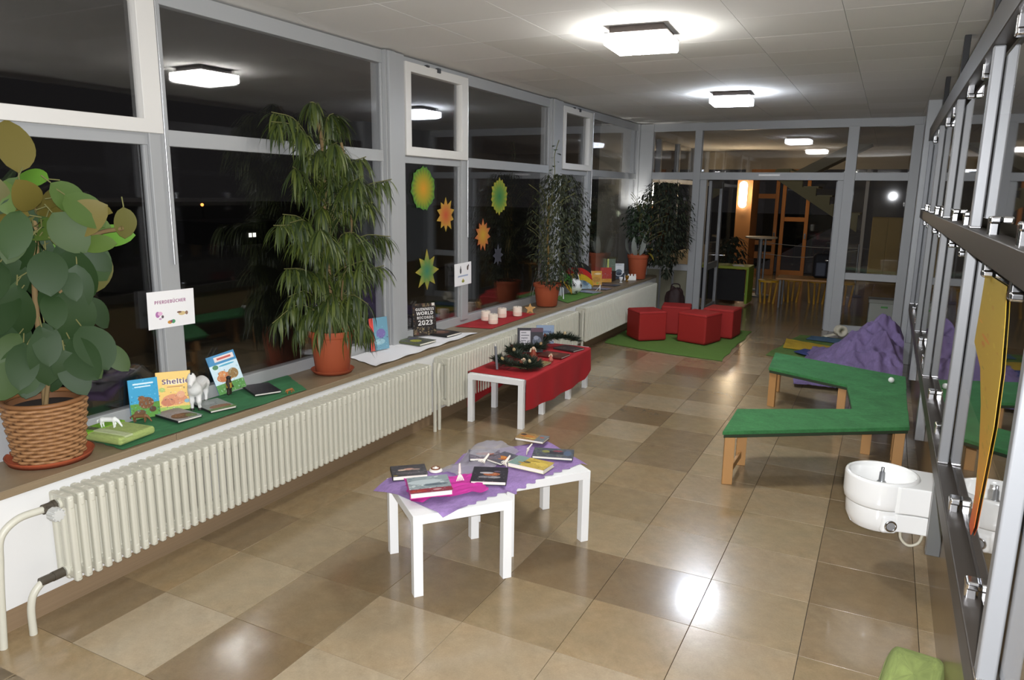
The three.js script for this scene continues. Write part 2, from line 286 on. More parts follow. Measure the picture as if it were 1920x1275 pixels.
// ================================================================ RADIATORS
function radiator(name, label, z0, n, pitch, singly, pipes) {
  const t = thing(name, label, 'radiator', [-3.3, 0, z0]), Y0 = 0.185, Y1 = 0.645, D = 0.165;
  const sec = [], w = pitch;
  for (let c = 0; c < 3; c++) { const x = -0.02 - c * 0.062; sec.push(rb(0.034, Y1 - Y0 - 0.02, w * 0.62, 0.012, x, (Y0 + Y1) / 2, 0)); }
  sec.push(rb(D, 0.055, w * 0.5, 0.012, -D / 2, Y1 - 0.05, 0), rb(D, 0.05, w * 0.5, 0.012, -D / 2, Y0 + 0.045, 0));
  const cap = new THREE.CylinderGeometry(D / 2, D / 2, w * 0.66, 4, 1); cap.rotateX(Math.PI / 2); cap.rotateZ(Math.PI / 4); cap.scale(1, 0.1, 1); cap.translate(-D / 2, Y1 - 0.018, 0); sec.push(cap);
  const g = merge(sec);
  const hub = [cyl(0.026, 0.026, n * w, 0, 0, 0, 12).rotateX(Math.PI / 2).translate(-0.082, Y1 - 0.06, -n * w / 2), cyl(0.026, 0.026, n * w, 0, 0, 0, 12).rotateX(Math.PI / 2).translate(-0.082, Y0 + 0.055, -n * w / 2)];
  part(t, 'header_tube', merge(hub), M.radiator);
  if (singly) for (let k = 0; k < n; k++) part(t, 'section', g, M.radiator, [0, 0, -(k + 0.5) * w]);
  else { const a = []; for (let k = 0; k < n; k++) a.push(T(g.clone(), 0, 0, -(k + 0.5) * w)); part(t, 'sections', merge(a), M.radiator).userData.kind = 'stuff'; }
  for (const k of [0.12, 0.5, 0.88]) part(t, 'bracket', bx(0.03, 0.03, 0.02, -0.155, 0.3, -n * w * k), M.radiator);
  return t;
}
const rad1 = radiator('radiator', 'long cream column radiator nearest the camera, with valve and pipes at its left end', -1.92, 60, 0.0522, true);
part(rad1, 'supply_pipe', tube([[-0.09, 0, 0.3], [-0.09, 0.4, 0.27], [-0.088, 0.53, 0.25], [-0.085, 0.582, 0.18], [-0.082, 0.585, 0.05]], 0.017, 40, 12), M.radiator);
part(rad1, 'return_pipe', tube([[-0.085, 0, 0.17], [-0.085, 0.14, 0.165], [-0.084, 0.2, 0.145], [-0.083, 0.235, 0.1], [-0.082, 0.24, 0.02]], 0.017, 40, 12), M.radiator);
{
  const v = new THREE.Group(); v.name = 'valve'; v.position.set(-0.082, 0.585, 0.035); rad1.add(v);
  part(v, 'valve_body', merge([cyl(0.024, 0.024, 0.06, 0, 0, 0, 12).rotateX(Math.PI / 2), cyl(0.03, 0.03, 0.016, 0, 0, 0, 6).rotateX(Math.PI / 2).translate(0, 0, -0.02), cyl(0.018, 0.018, 0.05, 0, 0, 0, 12).rotateZ(Math.PI / 2).translate(0.03, 0, 0.015)]), M.brass);
  const kn = []; kn.push(cyl(0.024, 0.03, 0.05, 0, 0, 0, 20)); for (let k = 0; k < 10; k++) kn.push(cyl(0.005, 0.006, 0.046, 0.027 * Math.cos(k * 0.628), 0, 0.027 * Math.sin(k * 0.628), 6));
  part(v, 'valve_knob', merge(kn).rotateZ(-Math.PI / 2).translate(0.075, -0.012, 0.015), M.cap);
  part(rad1, 'union_nut', merge([cyl(0.026, 0.026, 0.05, 0, 0, 0, 6).rotateX(Math.PI / 2), cyl(0.021, 0.021, 0.11, 0, 0, 0, 12).rotateX(Math.PI / 2).translate(0, 0, 0.03)]), M.brass, [-0.082, 0.24, 0.03]);
}
const rad2 = radiator('radiator', 'second cream column radiator, behind the red-covered tables', -5.3, 59, 0.0518, true);
part(rad2, 'connecting_pipe', tube([[-0.06, 0, 0.06], [-0.06, 0.3, 0.06], [-0.07, 0.52, 0.06], [-0.08, 0.585, 0.02]], 0.016, 30, 10), M.radiator);
part(rad2, 'connecting_pipe', tube([[-0.06, 0, 0.13], [-0.06, 0.4, 0.13], [-0.06, 0.62, 0.13]], 0.016, 20, 10), M.radiator);
const rad3 = radiator('radiator', 'farthest cream column radiator, ending behind the left red cubes', -8.62, 62, 0.0518, false);
part(rad3, 'connecting_pipe', tube([[-0.03, 0, 0.06], [-0.03, 0.3, 0.06], [-0.03, 0.62, 0.06]], 0.016, 20, 10), M.radiator);

// ================================================================ FLASH-LIT DISPLAY: cloths, books, figures on the sill
const SY = 0.706;
// ---- a hard-bound book lying with its back down: width along x, height along z
function book(label, w, h, t, front, o = {}) {
  const b = thing('book', label, 'book', [0, 0, 0], 0, o.group);
  const c = Math.min(0.0025, t * 0.2), cm = o.cover ?? std('#222226', 0.5);
  part(b, 'front_cover', bx(w, c, h, 0, t - c / 2, 0), front); part(b, 'back_cover', bx(w, c, h, 0, c / 2, 0), o.back ?? cm);
  part(b, 'spine', rb(c * 1.6, t, h, c * 0.7, -w / 2, t / 2, 0), o.spine ?? cm);
  part(b, 'pages', bx(w - 0.008, t - 2 * c, h - 0.009, -0.001, t / 2, 0), M.pages);
  return b;
}
const flat = (b, x, y, z, turn) => { b.position.set(x, y, z); b.rotation.set(0, turn, 0); return b; };
// stand it up facing the compass angle "face" (0 looks to +z), leaning back by "lean"
function stand(b, x, y, z, face, lean, h, t) {
  const q = new THREE.Quaternion().setFromAxisAngle(V(0, 1, 0), face).multiply(new THREE.Quaternion().setFromAxisAngle(V(1, 0, 0), Math.PI / 2 - lean));
  b.quaternion.copy(q); const up = V(0, 0, -1).applyQuaternion(q), nrm = V(0, 1, 0).applyQuaternion(q); b.position.set(x, y, z).addScaledVector(up, h / 2 + 0.001).addScaledVector(nrm, 0); if (lean > 0) b.position.y += t * Math.sin(lean) * 0 + 0.0005; return b;
}
const blobs = (c, w, h, list) => { for (const [x, y, r, s, col] of list) { c.fillStyle = col; c.beginPath(); c.ellipse(x * w, y * h, r * w, s * w, 0, 0, 7); c.fill(); } };
const speck = (c, w, h, n, cols, r = 0.03) => { for (let i = 0; i < n; i++) { c.fillStyle = cols[Math.floor(rnd() * cols.length)]; c.beginPath(); c.ellipse(rnd() * w, rnd() * h, w * r * (0.4 + rnd()), w * r * (0.3 + rnd()), rnd() * 3, 0, 7); c.fill(); } };
const cover = (bg, fn, n = 40, cols = [], r) => canvasMat(128, 176, (c, w, h) => { c.fillStyle = bg; c.fillRect(0, 0, w, h); if (n) speck(c, w, h, n, cols.length ? cols : [bg], r); fn && fn(c, w, h); const q = [...cols, '#e8e2d6', '#2a2626', bg]; c.globalAlpha = 0.45; for (let i = 0; i < 130; i++) { c.fillStyle = q[Math.floor(rnd() * q.length)]; c.save(); c.translate(rnd() * w, h * (0.42 + 0.58 * rnd())); c.rotate(rnd() * 3); c.fillRect(-w * 0.03 * rnd(), -1, w * 0.07 * rnd(), 1 + 4 * rnd()); c.restore(); } c.globalAlpha = 1; });
const txt = (c, s, x, y, px, col, f = 'sans-serif', b = 'bold ') => { c.fillStyle = col; c.font = b + px + 'px ' + f; c.textAlign = 'center'; c.fillText(s, x, y); };

const sillCloth = (name, label, col, corners, seedZ, amp = 0.004, th = 0.002) => single(name, sheet((u, v) => { const p = bil(corners, u, v); return [p[0] + 0.012 * N3(u * 5, v * 5, seedZ), SY + 0.003 + amp * (0.6 + N3(u * 6, v * 5, seedZ) + 0.5 * N3(u * 15, v * 12, seedZ + 2)), p[1] + 0.012 * N3(u * 4, v * 6, seedZ + 5)]; }, 50, 24, th), cloth(col), label, 'cloth');
sillCloth('green_cloth', 'mottled green cloth under the horse books on the window sill', '#3f8452', [[-3.475, -2.34], [-3.47, -3.72], [-3.865, -3.95], [-3.865, -2.36]], 1.2, 0.004);
// soft pale green cushion pad with a printed leaf pattern, a white toy horse on it
{
  const t = thing('gift_pad', 'pale lime green padded parcel next to the wicker planter', 'parcel', [-3.69, SY + 0.012, -2.45], 0.12);
  part(t, 'pad', rb(0.34, 0.045, 0.24, 0.018, 0, 0.0225, 0, 4), cloth('#b9cc78')); part(t, 'wrapping_band', rb(0.345, 0.012, 0.05, 0.004, 0, 0.043, 0.06), cloth('#dbe6b0')); part(t, 'wrapping_band', rb(0.09, 0.014, 0.244, 0.005, -0.1, 0.042, 0), cloth('#86c02c'));
}
// toy horses: one continuous body each
const horseCaps = (s, headDown = 0) => [
  [-0.5, 0.6, 0, 0.19, 0.45, 0.62, 0, 0.185], [0.45, 0.68, 0, 0.16, 0.72, 1.0 - headDown, 0, 0.1], [0.72, 1.0 - headDown, 0, 0.1, 0.98, 0.86 - headDown * 1.5, 0, 0.065],
  [0.7, 1.06 - headDown, 0.04, 0.03, 0.7, 1.14 - headDown, 0.05, 0.015], [0.7, 1.06 - headDown, -0.04, 0.03, 0.7, 1.14 - headDown, -0.05, 0.015],
  [0.42, 0.5, 0.1, 0.085, 0.42, 0.27, 0.1, 0.05], [0.42, 0.27, 0.1, 0.05, 0.42, 0.05, 0.1, 0.045], [0.36, 0.5, -0.1, 0.085, 0.46, 0.27, -0.1, 0.05], [0.46, 0.27, -0.1, 0.05, 0.4, 0.05, -0.1, 0.045],
  [-0.48, 0.55, 0.1, 0.13, -0.56, 0.3, 0.1, 0.055], [-0.56, 0.3, 0.1, 0.055, -0.52, 0.05, 0.1, 0.045], [-0.48, 0.55, -0.1, 0.13, -0.5, 0.3, -0.1, 0.055], [-0.5, 0.3, -0.1, 0.055, -0.46, 0.05, -0.1, 0.045],
  [-0.66, 0.68, 0, 0.06, -0.86, 0.5, 0, 0.05], [-0.86, 0.5, 0, 0.05, -0.88, 0.3, 0, 0.02],
].map((c) => c.map((q) => q * s));
const horseGeo = body(horseCaps(1), [0, 0.6, 0], 1.1, 60, 0.09), horseGraze = body(horseCaps(1, 0.5), [0, 0.6, 0], 1.1, 60, 0.09);
const mane = merge([0, 1, 2, 3, 4, 5].map((k) => rb(0.1, 0.13, 0.05, 0.02, 0.46 + k * 0.05, 0.86 + k * 0.052, 0)));
function horse(label, s, col, pos, turn, g = horseGeo, maneCol, roll = 0) {
  const t = thing('toy_horse', label, 'toy horse', pos, turn); const b = part(t, 'horse_body', g, std(col, 0.6)); b.scale.setScalar(s);
  if (g === horseGeo) { const m = part(t, 'mane', mane, std(maneCol ?? col, 0.7)); m.scale.setScalar(s); }
  const e = part(t, 'hooves', merge([[0.42, 0.1], [0.4, -0.1], [-0.52, 0.1], [-0.46, -0.1]].map(([x, z]) => cyl(0.05, 0.06, 0.06, x, 0.03, z, 10))), std(maneCol ?? '#6b5f52', 0.6)); e.scale.setScalar(s);
  if (roll) t.rotation.set(roll, turn, 0); return t;
}
horse('small white toy horse standing on the pale green parcel', 0.072, '#e9ebe6', [-3.72, SY + 0.06, -2.44], 0.47, horseGraze, '#d9dbd6');
horse('small brown toy horse in front of the blue horse book', 0.062, '#7c5632', [-3.79, SY + 0.01, -2.68], 0.6, horseGraze, '#4a3520');
horse('white plush horse with dark hooves standing right of the yellow book', 0.215, '#eceae6', [-3.765, SY + 0.012, -3.075], -0.9, horseGeo, '#2a2725');
horse('tiny chestnut toy foal on the front edge of the green cloth', 0.04, '#a2622f', [-3.49, SY + 0.01, -3.58], 1.5, horseGraze, '#6d3f1c');
{
  const t = thing('toy_rider', 'small dark brown toy rider before the tilted horse book', 'toy figure', [-3.78, SY + 0.01, -3.33], 0.4);
  part(t, 'figure_body', body([[0, 0.02, 0.012, 0.011, 0, 0.055, 0.006, 0.013], [0, 0.02, -0.012, 0.011, 0, 0.055, -0.006, 0.013], [0, 0.055, 0, 0.016, 0, 0.095, 0, 0.018], [0, 0.09, 0.018, 0.008, 0.015, 0.06, 0.026, 0.006], [0, 0.09, -0.018, 0.008, 0.015, 0.06, -0.026, 0.006], [0, 0.115, 0, 0.013, 0, 0.122, 0, 0.014]], [0, 0.07, 0], 0.08, 40, 0.01), std('#2e2119', 0.6));
  part(t, 'helmet', sph(0.0155, 0, 0.126, 0, 14).scale(1, 0.8, 1).translate(0, 0.026, 0), M.black); part(t, 'vest', cyl(0.02, 0.02, 0.035, 0, 0.078, 0, 14), std('#a98b35', 0.7));
}
// standing horse books
const grassy = ['#4f8a2c', '#74a53a', '#2f6a2e', '#8a6b3c'];
const covBlue = cover('#3aa3cf', (c, w, h) => { c.fillStyle = '#5f9a3c'; c.fillRect(0, h * 0.62, w, h); blobs(c, w, h, [[0.55, 0.62, 0.26, 0.2, '#7d4f2b'], [0.4, 0.5, 0.12, 0.1, '#8b5a33'], [0.75, 0.8, 0.12, 0.1, '#5a3a22'], [0.3, 0.85, 0.2, 0.1, '#6d4a2a']]); c.fillStyle = '#dff2fa'; c.fillRect(w * 0.15, h * 0.1, w * 0.7, h * 0.04); c.fillRect(w * 0.2, h * 0.18, w * 0.55, h * 0.03); }, 30, ['#4bb0da', '#2f93c4', '#63bde0']);
const covYellow = cover('#efc763', (c, w, h) => { blobs(c, w, h, [[0.5, 0.72, 0.36, 0.2, '#d98a5c'], [0.3, 0.78, 0.2, 0.14, '#c7734a'], [0.68, 0.6, 0.12, 0.12, '#e6a57c'], [0.15, 0.45, 0.09, 0.08, '#a9c35a'], [0.85, 0.78, 0.08, 0.07, '#7fb2c9']]); c.fillStyle = '#9dc04a'; c.fillRect(0, h * 0.9, w, h * 0.1); blobs(c, w, h, [[0.55, 0.27, 0.36, 0.1, '#f3e3b8']]); txt(c, 'Sheltie', w * 0.56, h * 0.31, 31, '#4a2a63'); c.fillStyle = '#b0703a'; c.fillRect(w * 0.3, h * 0.38, w * 0.45, 3); }, 30, ['#f3d078', '#ecc056']);
const covHill = cover('#cfe6ee', (c, w, h) => { c.fillStyle = '#2b86b8'; c.fillRect(0, 0, w, h * 0.24); c.fillStyle = '#e9d9d4'; c.fillRect(w * 0.24, h * 0.05, w * 0.7, h * 0.13); c.fillStyle = '#c64d3a'; c.fillRect(w * 0.34, h * 0.09, w * 0.5, h * 0.05); c.fillStyle = '#4f8f37'; c.fillRect(0, h * 0.75, w, h * 0.25); blobs(c, w, h, [[0.42, 0.6, 0.3, 0.16, '#c4702f'], [0.72, 0.56, 0.18, 0.18, '#8f6a2d'], [0.35, 0.5, 0.14, 0.1, '#d98a45'], [0.2, 0.3, 0.1, 0.08, '#3e7f4b'], [0.6, 0.3, 0.28, 0.03, '#4aa6c4']]); }, 30, ['#dcecf0', '#b9d8e0']);
{
  const b = book('blue paperback with a brown horse, standing open next to the yellow book', 0.16, 0.235, 0.012, covBlue, { group: 'standing horse books', cover: std('#2f86b4', 0.5) }); stand(b, -3.835, SY + 0.012, -2.75, 1.15, 0.1, 0.235, 0.012);
  part(b, 'open_leaf', bx(0.13, 0.004, 0.19, 0.01, -0.03, 0).rotateZ(0.35), M.pages);
  const y = book('yellow paperback with a reddish foal, between blue book and white horse', 0.195, 0.24, 0.014, covYellow, { group: 'standing horse books', cover: std('#d9a544', 0.5) }); stand(y, -3.82, SY + 0.01, -2.945, 0.92, 0.13, 0.24, 0.014);
  const r = book('blue and green paperback tilted beside the plush horse', 0.18, 0.265, 0.012, covHill, { group: 'standing horse books', cover: std('#23719c', 0.5) }); stand(r, -3.83, SY + 0.01, -3.36, 0.95, 0.1, 0.265, 0.012); r.rotateY(0.26); r.position.y += 0.014;
}
const covOpen1 = cover('#8f9298', (c, w, h) => blobs(c, w, h, [[0.5, 0.7, 0.42, 0.3, '#4d3527'], [0.4, 0.6, 0.24, 0.18, '#6d4b33'], [0.75, 0.8, 0.2, 0.2, '#57702e']]), 40, ['#9b9ea3', '#7e8188', '#a8a8a4']);
const covOpen2 = cover('#8d938f', (c, w, h) => { blobs(c, w, h, [[0.55, 0.75, 0.4, 0.22, '#8a5a34'], [0.35, 0.3, 0.3, 0.2, '#a0a6a4']]); c.fillStyle = '#5d7d2f'; c.fillRect(0, h * 0.85, w, h * 0.15); }, 30, ['#9aa19d', '#7c827f']);
const covDark = cover('#26242a', null, 120, ['#37343c', '#1d1b21', '#4a4650', '#5b2f38'], 0.02);
flat(book('grey brown picture book lying flat in front of the yellow book', 0.16, 0.25, 0.014, covOpen1, { group: 'flat horse books' }), -3.695, SY + 0.012, -2.86, 1.47);
flat(book('grey picture book with a green edge, flat in front of the tilted book', 0.17, 0.25, 0.014, covOpen2, { group: 'flat horse books' }), -3.672, SY + 0.012, -3.11, 1.32);
flat(book('nearly black speckled book lying flat at the right of the green cloth', 0.18, 0.27, 0.014, covDark, { group: 'flat horse books' }), -3.705, SY + 0.012, -3.54, 1.12);
// paper notices taped on the mullions
const sign1 = canvasMat(256, 192, (c, w, h) => {
  c.fillStyle = '#f3f1f0'; c.fillRect(0, 0, w, h); txt(c, 'PFERDEBÜCHER', w * 0.48, h * 0.34, 23, '#9a5a82');
  blobs(c, w, h, [[0.2, 0.62, 0.045, 0.06, '#b173a9'], [0.25, 0.6, 0.05, 0.04, '#e7b6d4'], [0.3, 0.69, 0.025, 0.03, '#5a4a52'], [0.72, 0.66, 0.08, 0.04, '#d9c08a'], [0.66, 0.62, 0.05, 0.02, '#7a5a4a'], [0.82, 0.66, 0.03, 0.04, '#8a6a5a'], [0.45, 0.86, 0.05, 0.035, '#c98a3a'], [0.52, 0.85, 0.045, 0.04, '#4f9a6a'], [0.48, 0.84, 0.025, 0.025, '#8a4a6a'], [0.25, 0.74, 0.03, 0.02, '#caa6c6']]);
}, 0.8);
{
  const s = single('paper_sign', bx(0.33, 0.225, 0.0015), sign1, 'white paper notice reading PFERDEBÜCHER taped to the near mullion', 'sign', [-3.856, 1.342, -3.0], Math.PI / 2); s.rotation.set(0, Math.PI / 2, 0.0, 'YXZ'); s.rotateZ(-0.02);
}
const sign2 = canvasMat(192, 144, (c, w, h) => {
  c.fillStyle = '#f0efee'; c.fillRect(0, 0, w, h);
  c.strokeStyle = '#7f93b8'; c.lineWidth = 4; c.beginPath(); for (let i = 0; i <= 40; i++) c.lineTo(w * (0.2 + 0.015 * i), h * 0.58 + 4 * Math.sin(i * 1.7)); c.stroke();
  blobs(c, w, h, [[0.36, 0.34, 0.05, 0.1, '#4a4a4e'], [0.36, 0.2, 0.02, 0.06, '#55504e'], [0.78, 0.26, 0.05, 0.08, '#55463f'], [0.83, 0.16, 0.03, 0.04, '#3f3a38'], [0.5, 0.82, 0.08, 0.05, '#8a8f3a'], [0.5, 0.76, 0.03, 0.04, '#b99a3a']]);
}, 0.8);
{ const s = single('paper_sign', bx(0.335, 0.23, 0.0015), sign2, 'white paper notice with small drawings on the mullion between the paper stars', 'sign', [-3.856, 1.235, -6.48], Math.PI / 2); s.rotateZ(0.02); }
// paper stars stuck on the panes
function star(label, y, z, r, pts, inner, cIn, cMid, cOut, round = 0) {
  const pos = [0, 0, 0], col = [...new THREE.Color(cIn).toArray()], idx = [], n = pts * 2;
  for (let ring = 0; ring < 2; ring++) for (let i = 0; i < n; i++) { const a = i / n * Math.PI * 2 + Math.PI / 2, q = ring ? (i % 2 ? r * inner : r * (1 - 0.06 * ((i * 7) % 3))) : r * inner * 0.55; pos.push(q * Math.cos(a), q * Math.sin(a), 0); col.push(...new THREE.Color(ring ? (i % 2 ? cMid : cOut) : cMid).lerp(new THREE.Color(cIn), ring ? 0 : 0.45).toArray()); }
  for (let i = 0; i < n; i++) { const j = (i + 1) % n; idx.push(0, 1 + i, 1 + j, 1 + i, 1 + n + i, 1 + n + j, 1 + i, 1 + n + j, 1 + j); }
  const S = n * 2 + 1; for (let k = 0; k < S; k++) { pos.push(pos[k * 3], pos[k * 3 + 1], -0.0012); col.push(col[k * 3], col[k * 3 + 1], col[k * 3 + 2]); }
  for (let k = 0, L = idx.length; k < L; k += 3) idx.push(idx[k] + S, idx[k + 2] + S, idx[k + 1] + S);
  for (let i = 0; i < n; i++) { const a = 1 + n + i, b = 1 + n + (i + 1) % n; idx.push(a, a + S, b, b, a + S, b + S); }
  const g = new THREE.BufferGeometry(); g.setAttribute('position', new THREE.Float32BufferAttribute(pos, 3)); g.setAttribute('color', new THREE.Float32BufferAttribute(col, 3)); g.setIndex(idx); g.computeVertexNormals();
  g.setAttribute('uv', new THREE.Float32BufferAttribute(new Float32Array(pos.length / 3 * 2), 2));
  single('paper_star', g, std('#ffffff', 0.8, { vertexColors: true }), label, 'paper star', [-3.886, y, z], Math.PI / 2, 'paper stars on the window');
}
star('large round many-pointed paper star, yellow fading to green, top left on the window', 2.09, -5.81, 0.21, 22, 0.9, '#c98a18', '#4f8a1e', '#1f5f2a');
star('small paper star with red heart and yellow points, right of the round green one', 1.84, -6.2, 0.175, 10, 0.6, '#b54a24', '#b0742a', '#a8942c');
star('paper star with teal heart and eight yellow points, lowest on the narrow pane', 1.32, -5.86, 0.21, 8, 0.52, '#2f7058', '#5f8030', '#ad922b');
star('oval many-pointed paper star with green heart and yellow rim, highest on the wide pane', 2.02, -7.32, 0.21, 18, 0.82, '#226a3a', '#6f8e24', '#b0961e');
star('paper star glowing yellow inside with orange red points, above the white notice', 1.61, -6.95, 0.18, 11, 0.6, '#b8921f', '#b46f28', '#a84a30');
star('dark blue grey paper star, hardly visible against the night', 1.37, -7.3, 0.13, 8, 0.55, '#3b3b44', '#36363f', '#44444c');

// ================================================================ PLANTS ON THE SILL
const leafM = ['#665c22', '#5c8a28', '#1f3811', '#4c6322', '#565420', '#284214', '#344a18', '#40581c'].map((c) => std(c, 0.62, { side: THREE.DoubleSide }));
{ // rubber plant in a wicker planter
  const t = thing('potted_rubber_plant', 'rubber plant with big oval leaves in a wicker planter, left end of sill', 'plant', [-3.7, SY, -2.1]);
  part(t, 'saucer', lathe([[0, 0], [0.185, 0], [0.2, 0.03], [0.193, 0.03], [0.18, 0.008], [0, 0.008]], 48), M.terracotta);
  const weave = noiseTex(256, (u, v) => { const a = Math.floor(u * 30), b = Math.floor(v * 17), k = (a + b) % 2, e = Math.sin(Math.PI * (u * 30 % 1)) * 0.7 + Math.sin(Math.PI * (v * 17 % 1)) * 0.4; const q = k ? 1 : 0.8; return [(150 + 45 * N3(a * 3.1, b * 1.7)) * q * 1.05, (108 + 38 * N3(a * 3.1, b * 1.7)) * q, (66 + 26 * N3(a * 2.1, b * 2.7)) * q].map((x) => x * (0.75 + 0.25 * e)); });
  const pl = new THREE.Group(); pl.name = 'wicker_planter'; t.add(pl);
  const pr = (y) => 0.142 + 0.034 * Math.min(1, y / 0.3);
  part(pl, 'basket_wall', lathe([[0, 0.01], [0.14, 0.01], [0.15, 0.08], [0.162, 0.18], [0.171, 0.3], [0.163, 0.3], [0.15, 0.2], [0.13, 0.06], [0, 0.05]], 48), std('#6b4526', 0.75));
  const bands = [];                                                  // woven strands bulging in and out round the uprights
  for (let j = 0; j < 15; j++) {
    const y = 0.022 + j * 0.0193, pts = [], n = 26;
    for (let i = 0; i < n * 4; i++) { const a = i / (n * 4) * Math.PI * 2; pts.push(V((pr(y) + 0.005 + 0.0065 * Math.cos(i / 4 * Math.PI + (j % 2) * Math.PI)) * Math.cos(a), y, (pr(y) + 0.005 + 0.0065 * Math.cos(i / 4 * Math.PI + (j % 2) * Math.PI)) * Math.sin(a))); }
    bands.push(new THREE.TubeGeometry(new THREE.CatmullRomCurve3(pts, true), 208, 0.0088, 5, true).scale(1, 1, 1));
  }
  part(pl, 'woven_strands', merge(bands), std('#9c7148', 0.6, { bumpMap: grainTex, bumpScale: 0.001 })).userData.kind = 'stuff';
  const ups = []; for (let i = 0; i < 26; i++) { const a = (i + 0.5) / 26 * Math.PI * 2; ups.push(tube([[pr(0) * Math.cos(a), 0.01, pr(0) * Math.sin(a)], [(pr(0.15) + 0.002) * Math.cos(a), 0.15, (pr(0.15) + 0.002) * Math.sin(a)], [(pr(0.3)) * Math.cos(a), 0.3, (pr(0.3)) * Math.sin(a)]], 0.006, 6, 5)); }
  part(pl, 'uprights', merge(ups), std('#7a5230', 0.7)).userData.kind = 'stuff';
  part(pl, 'rim', T(new THREE.TorusGeometry(0.176, 0.012, 10, 60).rotateX(Math.PI / 2), 0, 0.312, 0), std('#80552f', 0.6));
  part(t, 'soil', cyl(0.155, 0.155, 0.02, 0, 0.265, 0, 32), M.soil);
  const P = (a) => [a[0] + 3.7, a[1] - SY, a[2] + 2.1];
  part(t, 'stem', tube([[0, 0.25, 0], [-0.03, 0.5, -0.03], [-0.06, 0.85, -0.05], [-0.06, 1.05, -0.08], [-0.08, 1.2, -0.1], [-0.09, 1.33, -0.1]], 0.014, 40, 8), M.trunk);
  part(t, 'stem', tube([[0.03, 0.25, 0.02], [0.06, 0.6, -0.04], [0.08, 0.95, -0.14], [0.15, 1.12, -0.25], [0.3, 1.16, -0.3]], 0.011, 40, 8), M.trunk);
  const RUB = [[-3.8,2.26,-2.16,0.23,0.67,0],[-3.8,2.1,-2.2,0.18,1.15,1],[-3.8,1.9,-2.13,0.21,0.94,2],[-3.8,2.01,-2.09,0.15,1.0,3],[-3.8,1.96,-2.32,0.27,2.67,0],[-3.54,1.96,-2.34,0.17,1.31,0],[-3.59,1.82,-2.48,0.18,1.2,1],[-3.4,1.89,-2.42,0.14,0.72,4],[-3.63,1.87,-2.41,0.13,1.1,3],[-3.72,1.86,-2.22,0.21,1.75,3],[-3.8,1.72,-2.18,0.25,0.8,2],[-3.5,1.79,-2.33,0.15,1.25,3],[-3.78,1.7,-2.3,0.18,0.33,1],[-3.57,1.63,-2.25,0.25,0.54,2],[-3.66,1.64,-2.4,0.23,0.43,4],[-3.78,1.61,-2.04,0.24,0.75,2],[-3.75,1.53,-2.27,0.24,0.69,2],[-3.56,1.43,-2.21,0.26,0.71,2],[-3.76,1.3,-2.27,0.21,0.86,2],[-3.58,1.25,-2.07,0.26,0.53,2],[-3.8,1.1,-2.08,0.15,1.11,2],[-3.8,1.32,-2.01,0.27,0.5,2],[-3.78,1.09,-2.21,0.15,1.0,2],[-3.73,1.46,-2.04,0.24,0.75,2],[-3.8,1.75,-2.04,0.18,0.83,3],[-3.55,1.57,-2.24,0.21,0.64,2],[-3.66,1.26,-2.31,0.21,0.57,2],[-3.55,1.19,-2.14,0.15,0.8,2]];
  const g = [0.72, 0.58].map((k) => leafGeo(1, k, 0.12, 0.18, 9, 0.95, 0.6));
  const axis = (y) => V(-0.05, y, -0.08), toCam = V(0.86, 0.15, 0.5).normalize();
  const add = (c, L, shade, flat, hero) => {                          // blade centred at c, its face turned to the room
    const out = c.clone().sub(axis(c.y)); out.y = 0; const down = shade === 2 || shade >= 5 ? -0.9 : rr(-0.2, 0.7), d = out.lengthSq() > 1e-4 ? out.normalize().multiplyScalar(0.75).add(V(0, down, 0)) : V(0.3, 1, 0.2); d.addScaledVector(V(rr(-1, 1), rr(-1, 1), rr(-1, 1)), 0.25).normalize();
    if (hero) { const up1 = shade === 2 || shade === 4 ? -1 : 1, s = c.x + c.z * -0.5 > 0.02 ? 1 : -1; if (flat < 1.1) d.set(0.15 * s, up1, 0.05); else d.set(0.85 * s, 0.12, -0.42 * s); d.addScaledVector(V(rr(-1, 1), rr(-1, 1), rr(-1, 1)), 0.15).normalize(); }
    const up = toCam.clone().add(V(rr(-0.5, 0.5), rr(0, 0.7), rr(-0.5, 0.5))), p = c.clone().addScaledVector(d, -L / 2);
    const m = part(t, 'leaf', g[rnd() < 0.5 ? 0 : 1], leafM[shade]); put(m, aim(p, d, up, L)); 
    const pet = part(t, 'leaf_stalk', tube([[0, 0, 0], [0, 0.004, 0.05]], 0.0035, 3, 5), M.twig); put(pet, aim(p.clone().addScaledVector(d, -0.05), d, up));
  };
  RUB.forEach((q) => add(V(...P(q)), q[3] * 1.15, q[5], q[4], true));
  for (let i = 0; i < 64; i++) { const y = 0.36 + 1.0 * rnd(), a = rr(0, Math.PI * 2), r = (0.12 + 0.17 * rnd()) * (1.15 - 0.35 * (y / 1.5)); const x = Math.max(-0.12, r * Math.cos(a)); add(V(x, y, -0.06 + r * Math.sin(a)), rr(0.17, 0.26), y > 1.15 ? [3, 7, 4, 0][i % 4] : [2, 2, 6, 5][i % 4]); }
}
function pot(t, r0, r1, h, saucer = true, my = 0) {
  part(t, 'pot', lathe([[0, 0.012], [r0, 0.012], [r0 + (r1 - r0) * 0.82, h * 0.84], [r1 - 0.004, h * 0.85], [r1 + 0.006, h * 0.86], [r1 + 0.01, h], [r1 - 0.004, h], [r1 - 0.012, h * 0.9], [r0 * 0.9, 0.03], [0, 0.03]], 44), M.terracotta);
  if (saucer) part(t, 'saucer', lathe([[0, 0], [r0 * 1.12, 0], [r0 * 1.3, 0.03], [r0 * 1.25, 0.032], [r0 * 1.1, 0.01], [0, 0.01]], 44), M.terracotta);
  part(t, 'soil', cyl(r1 - 0.02, r1 - 0.02, 0.016, 0, h * 0.88, 0, 28), M.soil);
}
